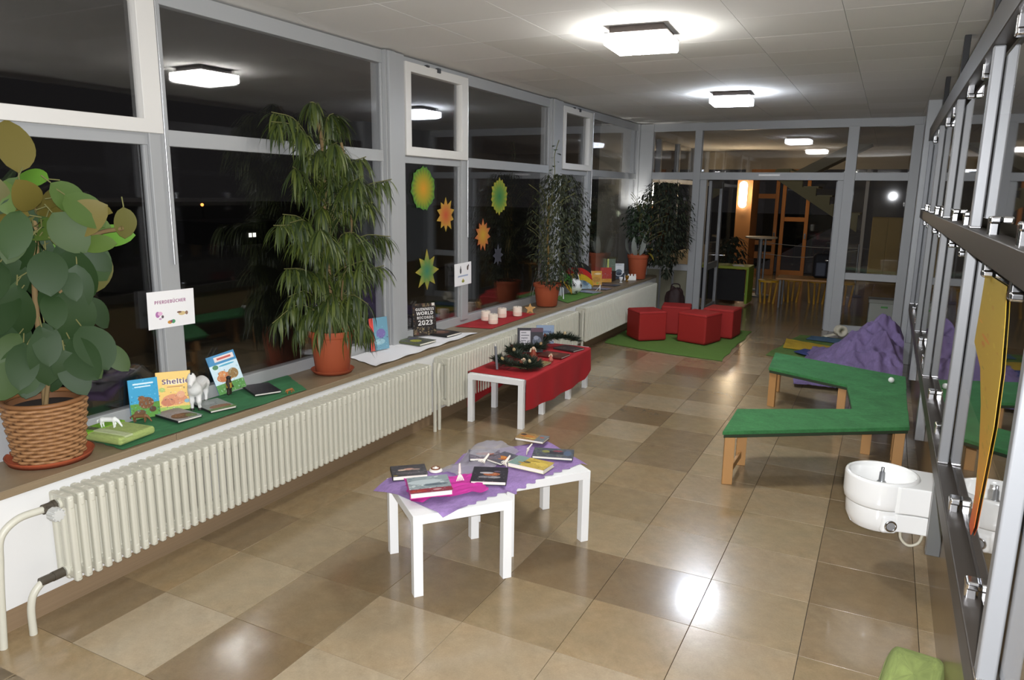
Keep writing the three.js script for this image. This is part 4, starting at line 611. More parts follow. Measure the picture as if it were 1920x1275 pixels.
{
  const G = 'children\u2019s books on the two near tables', dk = std('#1d1b22', 0.45), Y = 0.459;
  const c1 = cover('#3d3a3c', (c, w, h) => blobs(c, w, h, [[0.5, 0.4, 0.16, 0.14, '#b58a78'], [0.3, 0.45, 0.12, 0.1, '#c9b29c'], [0.7, 0.45, 0.13, 0.1, '#8f7468'], [0.5, 0.75, 0.4, 0.12, '#5a5356'], [0.08, 0.92, 0.06, 0.05, '#b39a3a']]), 80, ['#4a474a', '#2a282c', '#5c5558'], 0.04);
  flat(book('dark book with pale animals on its cover, at the back left of the nearest table', 0.2, 0.165, 0.026, c1, { group: G }), -2.325, Y, -3.3, 0.72);
  const c2 = cover('#8f9a9c', (c, w, h) => { c.fillStyle = '#8a2a3a'; c.fillRect(0, h * 0.76, w, h * 0.24); blobs(c, w, h, [[0.4, 0.35, 0.4, 0.2, '#b6c0c2'], [0.65, 0.55, 0.3, 0.1, '#5f6c74'], [0.2, 0.88, 0.2, 0.08, '#a8382a'], [0.65, 0.86, 0.1, 0.06, '#c9a0a0']]); }, 50, ['#a4b0b2', '#77858a', '#c2caca'], 0.06);
  const b2 = flat(book('grey blue picture book with a magenta foot, lying on the pink tulle', 0.225, 0.2, 0.03, c2, { group: G, cover: std('#c43a90', 0.4), spine: std('#c43a90', 0.4) }), -2.06, Y + 0.035, -3.11, 0.72); b2.rotation.set(0.06, 0.72, -0.02);
  const c3 = cover('#2b2730', (c, w, h) => blobs(c, w, h, [[0.55, 0.5, 0.24, 0.16, '#b0623a'], [0.4, 0.42, 0.2, 0.08, '#b8b4b8'], [0.6, 0.7, 0.22, 0.1, '#9a979c'], [0.35, 0.7, 0.16, 0.1, '#7d7a80'], [0.7, 0.3, 0.1, 0.06, '#6c5b70']]), 40, ['#3a3542', '#1e1b24'], 0.05);
  flat(book('dark book with an orange animal, lying square near the front of the nearest table', 0.2, 0.22, 0.022, c3, { group: G, cover: dk }), -1.885, Y + 0.006, -3.47, 0.42);
  const c4 = cover('#6e6672', (c, w, h) => blobs(c, w, h, [[0.5, 0.5, 0.3, 0.2, '#b4552e'], [0.4, 0.3, 0.2, 0.1, '#c9c2c4'], [0.7, 0.7, 0.2, 0.1, '#4a3d44']]), 40, ['#8a8490', '#544c58', '#a8a2aa'], 0.06);
  flat(book('grey book with a rust red picture, half under the grey tulle', 0.19, 0.16, 0.018, c4, { group: G, cover: dk }), -2.08, Y + 0.004, -3.76, 0.55);
  const c5 = cover('#5c5a66', (c, w, h) => blobs(c, w, h, [[0.5, 0.55, 0.32, 0.26, '#b8622a'], [0.5, 0.5, 0.16, 0.16, '#d08a3c']]), 40, ['#6c6a78', '#48464f'], 0.05);
  flat(book('small orange and grey book between the grey tulle and the yellow book', 0.12, 0.17, 0.016, c5, { group: G, cover: dk }), -1.955, Y + 0.004, -3.765, -0.25);
  const c6 = cover('#c2a646', (c, w, h) => { c.fillStyle = '#7f9a94'; c.fillRect(0, 0, w * 0.32, h); blobs(c, w, h, [[0.4, 0.55, 0.1, 0.12, '#4a4436'], [0.3, 0.7, 0.1, 0.08, '#b8862a'], [0.75, 0.45, 0.2, 0.25, '#d4b850'], [0.55, 0.3, 0.14, 0.08, '#a98f3a']]); }, 40, ['#cbb052', '#b4983c', '#d8c062'], 0.05);
  flat(book('yellow paperback with a green grey edge, the palest book on the second table', 0.24, 0.14, 0.026, c6, { group: G, cover: std('#d9d3b4', 0.5) }), -1.755, Y + 0.004, -3.745, -0.05);
  const c7 = cover('#4c4f58', (c, w, h) => blobs(c, w, h, [[0.55, 0.5, 0.3, 0.26, '#2f2c36'], [0.6, 0.3, 0.12, 0.12, '#8a3a4a'], [0.3, 0.4, 0.1, 0.2, '#8a8a4a'], [0.85, 0.5, 0.1, 0.4, '#50607a']]), 70, ['#5c6470', '#343842', '#6a7a5c', '#7a6a80'], 0.05);
  flat(book('dark colourful book on the right corner of the second table', 0.25, 0.155, 0.018, c7, { group: G, cover: std('#39424c', 0.5) }), -1.715, Y + 0.004, -3.985, 0.32);
  const c8 = cover('#9a7a4a', (c, w, h) => { c.fillStyle = '#6c747a'; c.fillRect(w * 0.68, 0, w * 0.32, h); blobs(c, w, h, [[0.35, 0.5, 0.28, 0.26, '#b8742c'], [0.15, 0.3, 0.1, 0.2, '#3a2c2a'], [0.82, 0.4, 0.08, 0.14, '#b8502e'], [0.5, 0.75, 0.2, 0.1, '#cfae5a']]); }, 50, ['#b08a50', '#7c6238', '#4c3a30'], 0.05);
  flat(book('orange brown book at the far corner of the second table, beyond the grey tulle', 0.2, 0.12, 0.018, c8, { group: G, cover: std('#5c4a3c', 0.5) }), -1.94, Y + 0.02, -4.15, 0.05);
  // small things between the books
  const bdg = thing('button_badge', 'round white button badge with a dark ring on the nearest table', 'badge', [-2.22, Y, -3.42]);
  part(bdg, 'disc', lathe([[0, 0.018], [0.022, 0.018], [0.034, 0.012], [0.04, 0.004], [0.038, 0], [0, 0]], 32), std('#eee6dc', 0.35)); part(bdg, 'ring', T(new THREE.TorusGeometry(0.024, 0.005, 8, 30).rotateX(Math.PI / 2), 0, 0.017, 0), std('#7a4a2e', 0.5)); part(bdg, 'centre', sph(0.011, 0, 0.016, 0, 14), std('#f4efe6', 0.4));
  const bone = (label, pos, turn, up) => {                             // white plastic skeleton hand: wrist and splayed fingers
    const t = thing('skeleton_hand', label, 'toy', pos, turn); const fs = [];
    part(t, 'forearm', merge([tube([[0, 0.045, 0], [0.003, 0.1, 0.002]], 0.005, 6, 8), tube([[0.008, 0.045, 0], [0.005, 0.1, 0]], 0.004, 6, 8), sph(0.009, 0.003, 0.045, 0, 12)]), std('#f2e9dd', 0.4));
    for (let k = 0; k < 5; k++) { const a = (k - 2) * 0.22; part(t, 'finger', tube([[0.003, 0.042, 0], [0.003 + Math.sin(a) * 0.03, 0.024, 0.006 + 0.004 * Math.cos(k)], [0.003 + Math.sin(a) * 0.048, 0.003, 0.012]], 0.0032, 10, 6), std('#f2e9dd', 0.4)); }
    if (!up) t.rotation.set(-1.25, turn, 0); return t;
  };
  bone('white skeleton hand standing on its fingertips on the pink tulle', [-2.0, Y + 0.02, -3.32], 0.8, true);
  bone('white skeleton hand lying at the left of the yellow book', [-1.905, Y + 0.012, -3.66], 0.7, false);
  bone('white skeleton hand lying before the orange brown book on the second table', [-1.88, Y + 0.012, -3.92], 1.9, false);
  bone('white skeleton hand lying beside the rust red book', [-2.03, Y + 0.012, -3.62], 0.2, false);
}
// red cloth over the pair of tables by the radiator: top and hanging sides, draped along its length
single('red_table_cloth', sheet((u, v) => {                            // u across (left hem to right hem), v along
  const z0 = -5.63 - v * 1.58, a = 0.36, b = 0.58, c = 0.32, s = u * (a + b + c); let x, y; const w = 0.012 * Math.sin(v * 21) + 0.008 * N3(v * 9, u * 3);
  const L = -3.295, R = -2.715;
  if (s < a) { x = L - 0.012 + w * (1 - s / a) * 0.6; y = 0.454 - (a - s) * (0.95 - 0.3 * v); } else if (s < a + b) { x = L + (R - L) * (s - a) / b; y = 0.4545; const gap = v > 0.33 && v < 0.66 ? Math.sin((v - 0.33) / 0.33 * Math.PI) : 0; y -= 0.008 * gap; } else { const d = s - a - b; x = R + 0.014 + w * d / c; y = 0.454 - d * (0.9 + 0.12 * Math.sin(v * 2.6) - (v > 0.9 ? 0.5 * (v - 0.9) * 10 * (d / c) * 0.4 : 0)); }
  return [x, y, z0 + 0.01 * N3(u * 3, v * 3, 5)];
}, 64, 70, 0.002, [-0.2, -0.6, 0]), M.red, 'long red cloth hanging over the two tables beside the radiator', 'tablecloth');
{
  const Y = 0.459, G = 'winter books on the red cloth';
  const gb = book('narrow grey book standing edge-on at the near end of the red cloth', 0.15, 0.22, 0.02, cover('#7c8088', null, 20, ['#8a8e96', '#6c7078']), { group: G, cover: std('#6a6e74', 0.5) }); stand(gb, -3.13, Y, -5.86, 2.1, 0.08, 0.22, 0.02);
  const cb = cover('#24212a', (c, w, h) => { c.fillStyle = '#cfcbd0'; c.fillRect(w * 0.08, h * 0.1, w * 0.42, h * 0.78); c.fillStyle = '#55525a'; for (let k = 0; k < 6; k++) c.fillRect(w * 0.13, h * (0.17 + k * 0.11), w * (0.2 + 0.12 * ((k * 5) % 3) / 2), 5); c.fillStyle = '#5a3a4a'; c.fillRect(w * 0.52, 0, w * 0.48, h * 0.16); blobs(c, w, h, [[0.76, 0.55, 0.18, 0.3, '#5c6474'], [0.72, 0.4, 0.1, 0.12, '#8a90a0']]); }, 20, ['#2c2932', '#1a181f']);
  const bb = book('black book with a white text panel standing in the middle of the red cloth', 0.26, 0.25, 0.03, cb, { group: G, cover: std('#1b191e', 0.5) }); stand(bb, -3.15, Y, -6.64, 0.55, 0.08, 0.25, 0.03);
  const bc = book('pale blue winter book standing at the far end of the red cloth', 0.19, 0.2, 0.016, cover('#8fa4c0', (c, w, h) => { blobs(c, w, h, [[0.5, 0.8, 0.5, 0.16, '#dfe6ea'], [0.3, 0.9, 0.2, 0.12, '#5f6f5a'], [0.5, 0.35, 0.36, 0.08, '#5c7498']]); }, 20, ['#9cb0c8', '#7f94b2']), { group: G, cover: std('#5f7898', 0.5) }); stand(bc, -3.2, Y, -7.12, 0.5, 0.05, 0.2, 0.016);
  flat(book('brown red book lying open-faced before the black standing book', 0.2, 0.27, 0.014, cover('#5a2f24', (c, w, h) => blobs(c, w, h, [[0.5, 0.5, 0.3, 0.2, '#7a4a38'], [0.6, 0.3, 0.15, 0.1, '#8f6a5a']]), 40, ['#6a3a2c', '#43241c'], 0.05), { group: G, cover: std('#5a2f24', 0.6) }), -2.87, Y, -6.62, 1.5);
  flat(book('dark book lying at the right of the brown red one on the red cloth', 0.2, 0.26, 0.014, cover('#33292a', null, 50, ['#4a3c3c', '#241d1f', '#6a5048'], 0.05), { group: G, cover: std('#2c2224', 0.6) }), -2.86, Y, -6.98, 1.35);
  flat(book('olive book lying at the near front of the red cloth beside the fir garland', 0.19, 0.25, 0.014, cover('#8a7a4c', (c, w, h) => blobs(c, w, h, [[0.5, 0.5, 0.3, 0.2, '#a89662'], [0.4, 0.7, 0.2, 0.1, '#6c5a34']]), 40, ['#9a8a58', '#6f6138']), { group: G, cover: std('#7a6a3c', 0.6) }), -2.88, Y, -6.2, 1.55);
  // fir garland wound between the books
  const t = thing('fir_garland', 'dark green artificial fir garland wound between the books on the red cloth', 'garland', [0, 0, 0]);
  const gpts = [[-3.18, Y + 0.05, -5.98], [-3.02, Y + 0.035, -5.88], [-2.83, Y + 0.03, -5.9], [-2.8, Y + 0.03, -6.04], [-3.04, Y + 0.05, -6.15], [-3.19, Y + 0.07, -6.3], [-3.15, Y + 0.06, -6.46], [-3.05, Y + 0.05, -6.66], [-3.1, Y + 0.08, -6.85], [-3.0, Y + 0.1, -7.05], [-2.86, Y + 0.05, -7.2]];
  const gc = new THREE.CatmullRomCurve3(gpts.map((p) => V(...p))); part(t, 'wire', new THREE.TubeGeometry(gc, 80, 0.004, 6), M.twig);
  const nd = [], ng = leafGeo(0.085, 0.007, 0.1, 0.1, 2); for (let i = 0; i < 5200; i++) { const u = rnd(), p = gc.getPoint(u), a = rr(0, 6.283), tg = gc.getTangent(u), d = V(Math.cos(a), Math.abs(Math.sin(a)) * 1.1 - 0.12, Math.sin(a)).addScaledVector(tg, rr(-0.8, 0.8)); nd.push(ng.clone().applyMatrix4(aim(p, d, V(rr(-1, 1), 1, rr(-1, 1)), rr(0.7, 1.3)))); }
  part(t, 'needles', merge(nd), std('#1f2a1a', 0.7, { side: THREE.DoubleSide })).userData.kind = 'stuff';
  for (const [u, c] of [[0.08, '#b8a070'], [0.16, '#6a3a24'], [0.24, '#c9b48c'], [0.3, '#7a3a2a'], [0.45, '#c2a87c'], [0.52, '#5c2e20'], [0.7, '#b99a6c'], [0.82, '#6a3a2a'], [0.93, '#c9b48c']]) { const p = gc.getPoint(u); part(t, 'fir_cone', lathe([[0, 0], [0.014, 0.006], [0.017, 0.018], [0.012, 0.034], [0, 0.044]], 12), std(c, 0.8), [p.x + rr(-0.03, 0.03), p.y + 0.03, p.z], [rr(-0.6, 0.6), 0, rr(-0.6, 0.6)]); }
  const ang = (label, x, z, s, col) => { const a = thing('angel_figure', label, 'figurine', [x, Y, z], 0.7); part(a, 'gown', lathe([[0, 0], [0.028, 0], [0.024, 0.02], [0.012, 0.06], [0, 0.064]], 16).scale(s, s, s), std(col, 0.6)); part(a, 'head', sph(0.012 * s, 0, 0.07 * s, 0, 12), std('#d9b698', 0.6)); part(a, 'wings', merge([bx(0.03, 0.026, 0.003, 0.022, 0.05, -0.01).rotateZ(0.3), bx(0.03, 0.026, 0.003, -0.022, 0.05, -0.01).rotateZ(-0.3)]).scale(s, s, s), std('#e0d2b8', 0.5)); };
  ang('small cream angel figure with a brown gown beside the black standing book', -2.99, -6.38, 1.5, '#8a3a22'); ang('tiny pale angel figure among the fir garland near the front edge', -2.9, -5.98, 1.2, '#cdbf9c'); ang('tiny reddish angel figure between the olive and the brown red book', -2.8, -6.38, 0.9, '#b86a5a');
}

// ================================================================ RIGHT SIDE: benches, fountain, cushions, poster
{
  const oak = M.wood, pad = cloth('#42884e'), G = 'green padded benches';
  const bench = (label, poly, legs, extra) => {
    const t = thing('bench', label, 'bench', [0, 0, 0], 0, G);
    part(t, 'seat_board', prism(poly, 0.355, 0.378), std('#2c3a26', 0.7));
    const cx = poly.reduce((a, p) => a + p[0], 0) / poly.length, cz = poly.reduce((a, p) => a + p[1], 0) / poly.length;
    part(t, 'seat_cover', prism(poly.map(([x, z]) => [cx + (x - cx) * 1.012, cz + (z - cz) * 1.012]), 0.379, 0.402), pad);
    for (const [x, z, a] of legs) part(t, 'leg', rb(0.072, 0.355, 0.034, 0.004, 0, 0.1775, 0), oak, [x, 0, z], [0, a, 0]);
    for (const [x0, z0, x1, z1, y] of extra) { const L = Math.hypot(x1 - x0, z1 - z0); part(t, 'stretcher', rb(L, 0.05, 0.022, 0.003, 0, 0, 0), oak, [(x0 + x1) / 2, y, (z0 + z1) / 2], [0, -Math.atan2(z1 - z0, x1 - x0), 0]); }
    return t;
  };
  bench('nearest green padded bench, running towards the white fountain', [[-0.9, -5.19], [0.285, -5.97], [0.285, -6.42], [-0.1, -6.27], [-0.91, -5.81]], [[-0.862, -5.215, 0.3], [-0.845, -5.66, 0.3], [0.24, -6.03, 0], [0.24, -6.36, 0]], [[-0.855, -5.23, -0.848, -5.64, 0.09]]);
  bench('short green padded middle bench along the glass wall, joining the other two', [[-0.1, -6.28], [0.285, -6.43], [0.285, -7.2], [-0.18, -7.09]], [[0.0, -7.05, 0], [0.24, -7.14, 0], [0.24, -6.5, 0], [0.02, -6.42, 0]], [[0.24, -6.5, 0.24, -7.14, 0.09]]);
  bench('farther green padded bench before the lilac cloth heap', [[-0.9, -7.44], [-0.18, -7.1], [0.285, -7.21], [0.285, -7.7], [-0.94, -8.2]], [[-0.865, -7.49, -0.3], [-0.9, -8.12, -0.3], [-0.22, -7.17, 0], [0.24, -7.66, 0]], [[-0.868, -7.5, -0.895, -8.1, 0.33]]);
  single('small_ball', new THREE.SphereGeometry(0.026, 24, 16), phys('#f4f4f2', 0.2, { clearcoat: 0.6 }), 'small shiny white ball on the middle of the far bench edge', 'ball', [0.17, 0.43, -7.38]);
}
{ // drinking fountain of white ceramic
  const t = thing('drinking_fountain', 'white ceramic drinking fountain on the right wall with a chrome bubbler', 'drinking fountain', [0.114, 0, -4.42]);
  const R = 0.19;
  part(t, 'basin', lathe([[0, 0.43], [0.06, 0.432], [0.125, 0.45], [0.155, 0.49], [0.163, 0.53], [0.167, 0.55], [0.175, 0.557], [0.187, 0.553], [0.192, 0.54], [0.192, 0.44], [0.186, 0.405], [0.176, 0.392], [0, 0.39]], 72), M.ceramic);
  part(t, 'lower_body', lathe([[0, 0.395], [0.174, 0.395], [0.172, 0.385], [0.174, 0.375], [0.17, 0.31], [0.15, 0.262], [0.13, 0.25], [0, 0.25]], 64), M.ceramic);
  // the arm flares back to the wall: two stacked slabs with a scooped underside
  const arm = (y0, y1, w0, w1) => { const s = new THREE.Shape(); s.moveTo(0.02, -0.188 * w0); s.bezierCurveTo(0.12, -0.188 * w0, 0.15, -0.12, 0.28, -0.12 * w1); s.lineTo(0.28, 0.12 * w1); s.bezierCurveTo(0.15, 0.12, 0.12, 0.188 * w0, 0.02, 0.188 * w0); s.closePath(); const g = new THREE.ExtrudeGeometry(s, { depth: y1 - y0 - 0.016, bevelEnabled: true, bevelSize: 0.008, bevelThickness: 0.008, bevelSegments: 3, curveSegments: 16 }); g.rotateX(-Math.PI / 2); g.translate(0, y0 + 0.008, 0); return g; };
  // a ring-shaped upper slab keeps the bowl open
  const upper = arm(0.393, 0.548, 1, 1), up2 = upper.clone().translate(0.16, 0, 0).scale(1, 1, 1);
  const s2 = new THREE.Shape(); s2.moveTo(0.085, -0.172); s2.bezierCurveTo(0.15, -0.155, 0.19, -0.15, 0.278, -0.152); s2.lineTo(0.278, 0.152); s2.bezierCurveTo(0.19, 0.15, 0.15, 0.155, 0.085, 0.172); s2.bezierCurveTo(0.22, 0.11, 0.22, -0.11, 0.085, -0.172);
  const ge = new THREE.ExtrudeGeometry(s2, { depth: 0.135, bevelEnabled: true, bevelSize: 0.006, bevelThickness: 0.008, bevelSegments: 3, curveSegments: 20 }); ge.rotateX(-Math.PI / 2); ge.translate(0, 0.401, 0); part(t, 'wall_arm', ge, M.ceramic); upper.dispose(); up2.dispose();
  const lo = new THREE.ExtrudeGeometry(s2, { depth: 0.085, bevelEnabled: true, bevelSize: 0.004, bevelThickness: 0.008, bevelSegments: 3, curveSegments: 20 }); lo.rotateX(-Math.PI / 2); lo.scale(1, 1, 0.92); lo.translate(0, 0.29, 0); part(t, 'lower_arm', lo, M.ceramic);
  part(t, 'button_block', rb(0.09, 0.11, 0.07, 0.022, 0, 0.318, 0.145, 4), M.ceramic, [0, 0, 0], [0, 0.35, 0]);
  const bt = new THREE.Group(); bt.name = 'push_button'; bt.position.set(0.064, 0.315, 0.174); bt.rotation.y = 0.35; t.add(bt);
  part(bt, 'button_ring', T(new THREE.TorusGeometry(0.027, 0.006, 10, 32), 0, 0, 0.004), M.chrome); part(bt, 'button_face', cyl(0.024, 0.025, 0.014, 0, 0, 0, 28).rotateX(Math.PI / 2), std('#b3b5b8', 0.35, { metalness: 0.5 }));
  part(t, 'bubbler', lathe([[0, 0.43], [0.026, 0.43], [0.028, 0.446], [0.018, 0.454], [0.017, 0.478], [0.025, 0.486], [0.025, 0.497], [0.016, 0.508], [0.0145, 0.552], [0.009, 0.562], [0.008, 0.582], [0, 0.585]], 28), std('#a3a5a8', 0.25, { metalness: 0.85 }));
  part(t, 'hose', tube([[0.12, 0.3, 0.06], [0.125, 0.215, 0.07], [0.165, 0.18, 0.07], [0.21, 0.2, 0.065], [0.235, 0.29, 0.06]], 0.008, 30, 8), std('#c9c3b0', 0.5));
}
{ // long tapering paper pennant in yellow and orange hung on the glass
  const out = [[1.77, -3.58], [1.78, -2.96], [1.68, -2.89], [1.51, -2.81], [1.33, -2.79], [1.17, -2.83], [1.02, -2.87], [0.93, -2.89], [0.88, -2.94], [0.89, -3.01], [1.02, -2.98], [1.16, -3.03], [1.31, -3.16], [1.42, -3.33], [1.47, -3.63], [1.63, -3.6]];
  const s = new THREE.Shape(out.map(([y, z]) => new THREE.Vector2(-z, y))), g = new THREE.ExtrudeGeometry(s, { depth: 0.002, bevelEnabled: false });
  g.translate(0, 0, 0); const p = g.attributes.position, uv = g.attributes.uv; for (let i = 0; i < p.count; i++) uv.setXY(i, (p.getX(i) - 2.8) / 0.9, (p.getY(i) - 0.8) / 0.95);
  g.rotateY(Math.PI / 2);
  const dye = canvasMat(128, 512, (c, w, h) => { const q = c.createLinearGradient(0, 0, 0, h); q.addColorStop(0, '#a98e22'); q.addColorStop(0.45, '#b18c22'); q.addColorStop(0.7, '#c48522'); q.addColorStop(0.86, '#c4581c'); q.addColorStop(1, '#c23a1c'); c.fillStyle = q; c.fillRect(0, 0, w, h); blobs(c, w, h, [[0.55, 0.22, 0.14, 0.03, '#b9771f'], [0.6, 0.25, 0.06, 0.04, '#b0701c'], [0.5, 0.33, 0.04, 0.012, '#8a7a1e'], [0.8, 0.18, 0.08, 0.02, '#c08c22']]); speck(c, w, h, 60, ['#a58a20', '#b39628', '#a8821f'], 0.03); }, 0.7);
  single('paper_pennant', g, dye, 'long yellow paper pennant tapering to orange, taped on the right glass wall', 'pennant', [0.379, 0, 0]);
}
{ // pale green cushion leaning at the foot of the right wall
  const g = new THREE.SphereGeometry(1, 48, 32), p = g.attributes.position; for (let i = 0; i < p.count; i++) { const x = p.getX(i), y = p.getY(i), z = p.getZ(i), f = (a) => Math.sign(a) * Math.pow(Math.abs(a), 0.3); p.setXYZ(i, f(x) * 0.115, y * 0.07 * (1 + 0.1 * N3(x * 3, z * 3)), f(z) * 0.24); } g.computeVertexNormals();
  const t = thing('floor_cushion', 'pale green cushion on the floor at the lower right corner', 'cushion', [0.28, 0.075, -3.15], -0.15); part(t, 'cushion_cover', g, cloth('#96a65e')); part(t, 'seam_piping', sheet((u, v) => { const a = u * 6.283, r = 0.25 + 0.006 * Math.cos(v * 6.283), f = (q) => Math.sign(q) * Math.pow(Math.abs(q), 0.3); return [f(Math.cos(a)) * r * 0.47, 0.006 * Math.sin(v * 6.283), f(Math.sin(a)) * r * 0.97]; }, 80, 8, 0.001), cloth('#aab96f'));
}
// ---- play corner: mats, lilac heap
single('play_mat', sheet((u, v) => { const p = bil([[-1.28, -9.95], [-0.3, -9.6], [-0.2, -11.7], [-1.02, -11.7]], u, v); return [p[0] + 0.03 * N3(u * 4, v * 4), 0.012 + 0.004 * N3(u * 8, v * 8, 3), p[1]]; }, 20, 30, 0.008), cloth('#5f7a34'), 'olive green play mat on the floor before the doorway', 'mat');
single('play_mat', sheet((u, v) => { const p = bil([[-1.12, -10.5], [-0.42, -10.35], [-0.4, -10.85], [-1.16, -11.2]], u, v); return [p[0], 0.026 + 0.004 * N3(u * 8, v * 8, 3), p[1]]; }, 16, 12, 0.008), cloth('#c5a020'), 'yellow mat strip on top of the olive play mat', 'mat');
single('play_mat', sheet((u, v) => { const p = bil([[-0.95, -10.2], [-0.4, -9.7], [-0.36, -10.2], [-0.84, -10.48]], u, v); return [p[0], 0.042 + 0.004 * N3(u * 8, v * 8, 3), p[1]]; }, 16, 12, 0.008), cloth('#33437c'), 'dark blue mat strip beside the lilac cloth heap', 'mat');
single('play_mat', sheet((u, v) => { const p = bil([[-0.9, -11.3], [-0.42, -11.2], [-0.4, -11.55], [-0.85, -11.62]], u, v); return [p[0], 0.028 + 0.004 * N3(u * 8, v * 8, 3), p[1]]; }, 16, 12, 0.006), cloth('#4c6c86'), 'grey blue mat strip on the olive play mat by the door post', 'mat');
single('cloth_heap', sheet((u, v) => {
  const x = -0.78 + u * 1.08, z = -8.42 - v * 2.3, d = Math.hypot((x - 0.02) / 0.62, (z + 9.55) / 1.15); let h = 0.5 * Math.exp(-d * d * 1.5) + 0.13 * Math.exp(-(((x - 0.08) / 0.2) ** 2 + ((z + 9.9) / 0.45) ** 2));
  h *= 1 + 0.3 * N3(x * 6, z * 4, 1) + 0.12 * N3(x * 14, z * 9, 5); const e = Math.min(u, v, 1 - v); return [x + 0.05 * N3(z * 3, x * 3, 2) * (1 - u), 0.036 + Math.max(0, h * Math.min(1, e * 7)) + 0.03 * Math.abs(N3(x * 9, z * 7, 4)), z + 0.05 * N3(x * 4, z * 4, 9)];
}, 90, 110, 0.003), cloth('#7d6a94'), 'heap of lilac cloth thrown over cushions in the play corner', 'cloth heap');
{
  const t = thing('paper_roll', 'cream roll lying on the floor by the right door post', 'roll', [-0.47, 0.118, -11.75], 0.5);
  part(t, 'roll', lathe([[0.02, -0.06], [0.075, -0.06], [0.08, -0.055], [0.08, 0.055], [0.075, 0.06], [0.02, 0.06], [0.02, -0.06]], 32).rotateX(Math.PI / 2), std('#d9d0ba', 0.8)); part(t, 'loose_end', sheet((u, v) => [-0.08 - u * 0.16, -0.055 - 0.03 * u, -0.055 + v * 0.11], 6, 2, 0.002), std('#d9d0ba', 0.8));
}
// ---- red foam cubes on a green rug
single('rug', sheet((u, v) => { const p = bil([[-3.42, -9.62], [-1.72, -9.28], [-1.72, -11.6], [-3.45, -11.6]], u, v), e = Math.min(u, v, 1 - u, 1 - v); return [p[0] + 0.04 * N3(v * 7, u * 7), 0.012 + 0.006 * N3(u * 20, v * 20, 3) * (e > 0 ? 1 : 0), p[1] - (v < 0.5 ? 0.12 * Math.sin(u * 3.1) * (0.5 - v) * -1 : 0)]; }, 50, 40, 0.01), std('#56742a', 1, { bumpMap: fuzzTex, bumpScale: 0.006 }), 'grass green rug under the red foam cubes', 'rug');
{
  const cube = (label, x, z, a, s = 0.43, h = 0.42) => { const t = thing('foam_cube', label, 'seat cube', [x, 0.02, z], a, 'red foam seat cubes'); part(t, 'cube_cover', rb(s, h, s, 0.025, 0, h / 2, 0, 3), M.redFoam); part(t, 'seam', merge([rb(s + 0.003, 0.006, s + 0.003, 0.003, 0, h - 0.03, 0), rb(s + 0.003, 0.006, s + 0.003, 0.003, 0, 0.03, 0)]), std('#7c1512', 0.8)); return t; };
  cube('front left red foam cube, turned so one corner points to the camera', -2.975, -10.19, 0.74); cube('front right red foam cube, square to the camera', -2.25, -10.36, -0.3, 0.45);
  cube('rear left red foam cube, behind the front left one', -2.72, -10.88, 0.2); cube('rear right red foam cube, ending at the doorway', -2.06, -10.98, -0.1, 0.45);
}
{
  const t = thing('dark_bag', 'dark brown crumpled bag on the floor before the end wall panel', 'bag', [-3.02, 0.0, -11.9], 0.3);
  const g = new THREE.SphereGeometry(1, 30, 20), p = g.attributes.position; for (let i = 0; i < p.count; i++) { const k = 1 + 0.18 * N3(p.getX(i) * 2.5, p.getY(i) * 2.5, p.getZ(i) * 2.5); p.setXYZ(i, p.getX(i) * 0.17 * k, Math.max(-0.28, p.getY(i) * 0.3 * k), p.getZ(i) * 0.15 * k); } g.computeVertexNormals(); g.translate(0, 0.28, 0);
  part(t, 'bag_body', g, std('#2e1a18', 0.7)); part(t, 'bag_strap', tube([[-0.08, 0.5, 0], [-0.05, 0.62, 0.02], [0.06, 0.62, 0.02], [0.08, 0.5, 0]], 0.01, 20, 6), std('#26120f', 0.7));
}
// ================================================================ THE FOYER BEYOND THE DOORWAY
struct('wall_foyer_left', span(-4.6, -4.45, 0, 0.7, -12.4, -21.4), std('#b3aa98', 0.9));
{ const w = structGroup('window_5'); part(w, 'pane', span(-4.52, -4.5202, 0.7, CEIL, -12.45, -20.6), M.glass); for (let k = 0; k < 6; k++) part(w, 'mullion', rspan(-4.56, -4.46, 0.7, CEIL, -12.6 - k * 1.55, -12.7 - k * 1.55), M.frame); part(w, 'transom', rspan(-4.56, -4.47, 2.31, 2.41, -12.45, -20.6), M.frame); }
struct('wall_foyer_right', span(3.2, 3.35, 0, CEIL, -12.4, -21.4), std('#b3aa98', 0.9));
struct('wall_foyer_end', merge([span(-4.6, 3.2, 2.75, CEIL, -20.6, -20.75), span(-3.52, -3.36, 0, 2.75, -20.6, -20.75), span(-1.6, 3.2, 0, 0.12, -20.6, -20.75)]), std('#b3aa98', 0.9));
struct('wall_foyer_front', span(0.6, 3.35, 0, CEIL, -12.25, -12.4), std('#b3aa98', 0.9));
struct('wall_foyer_side', span(-4.6, -3.95, 0, CEIL, -12.36, -12.46), std('#b3aa98', 0.9));
struct('wall_foyer_panel', rspan(-3.52, -3.14, 0.0, 2.6, -19.55, -20.6), std('#a5713f', 0.7));
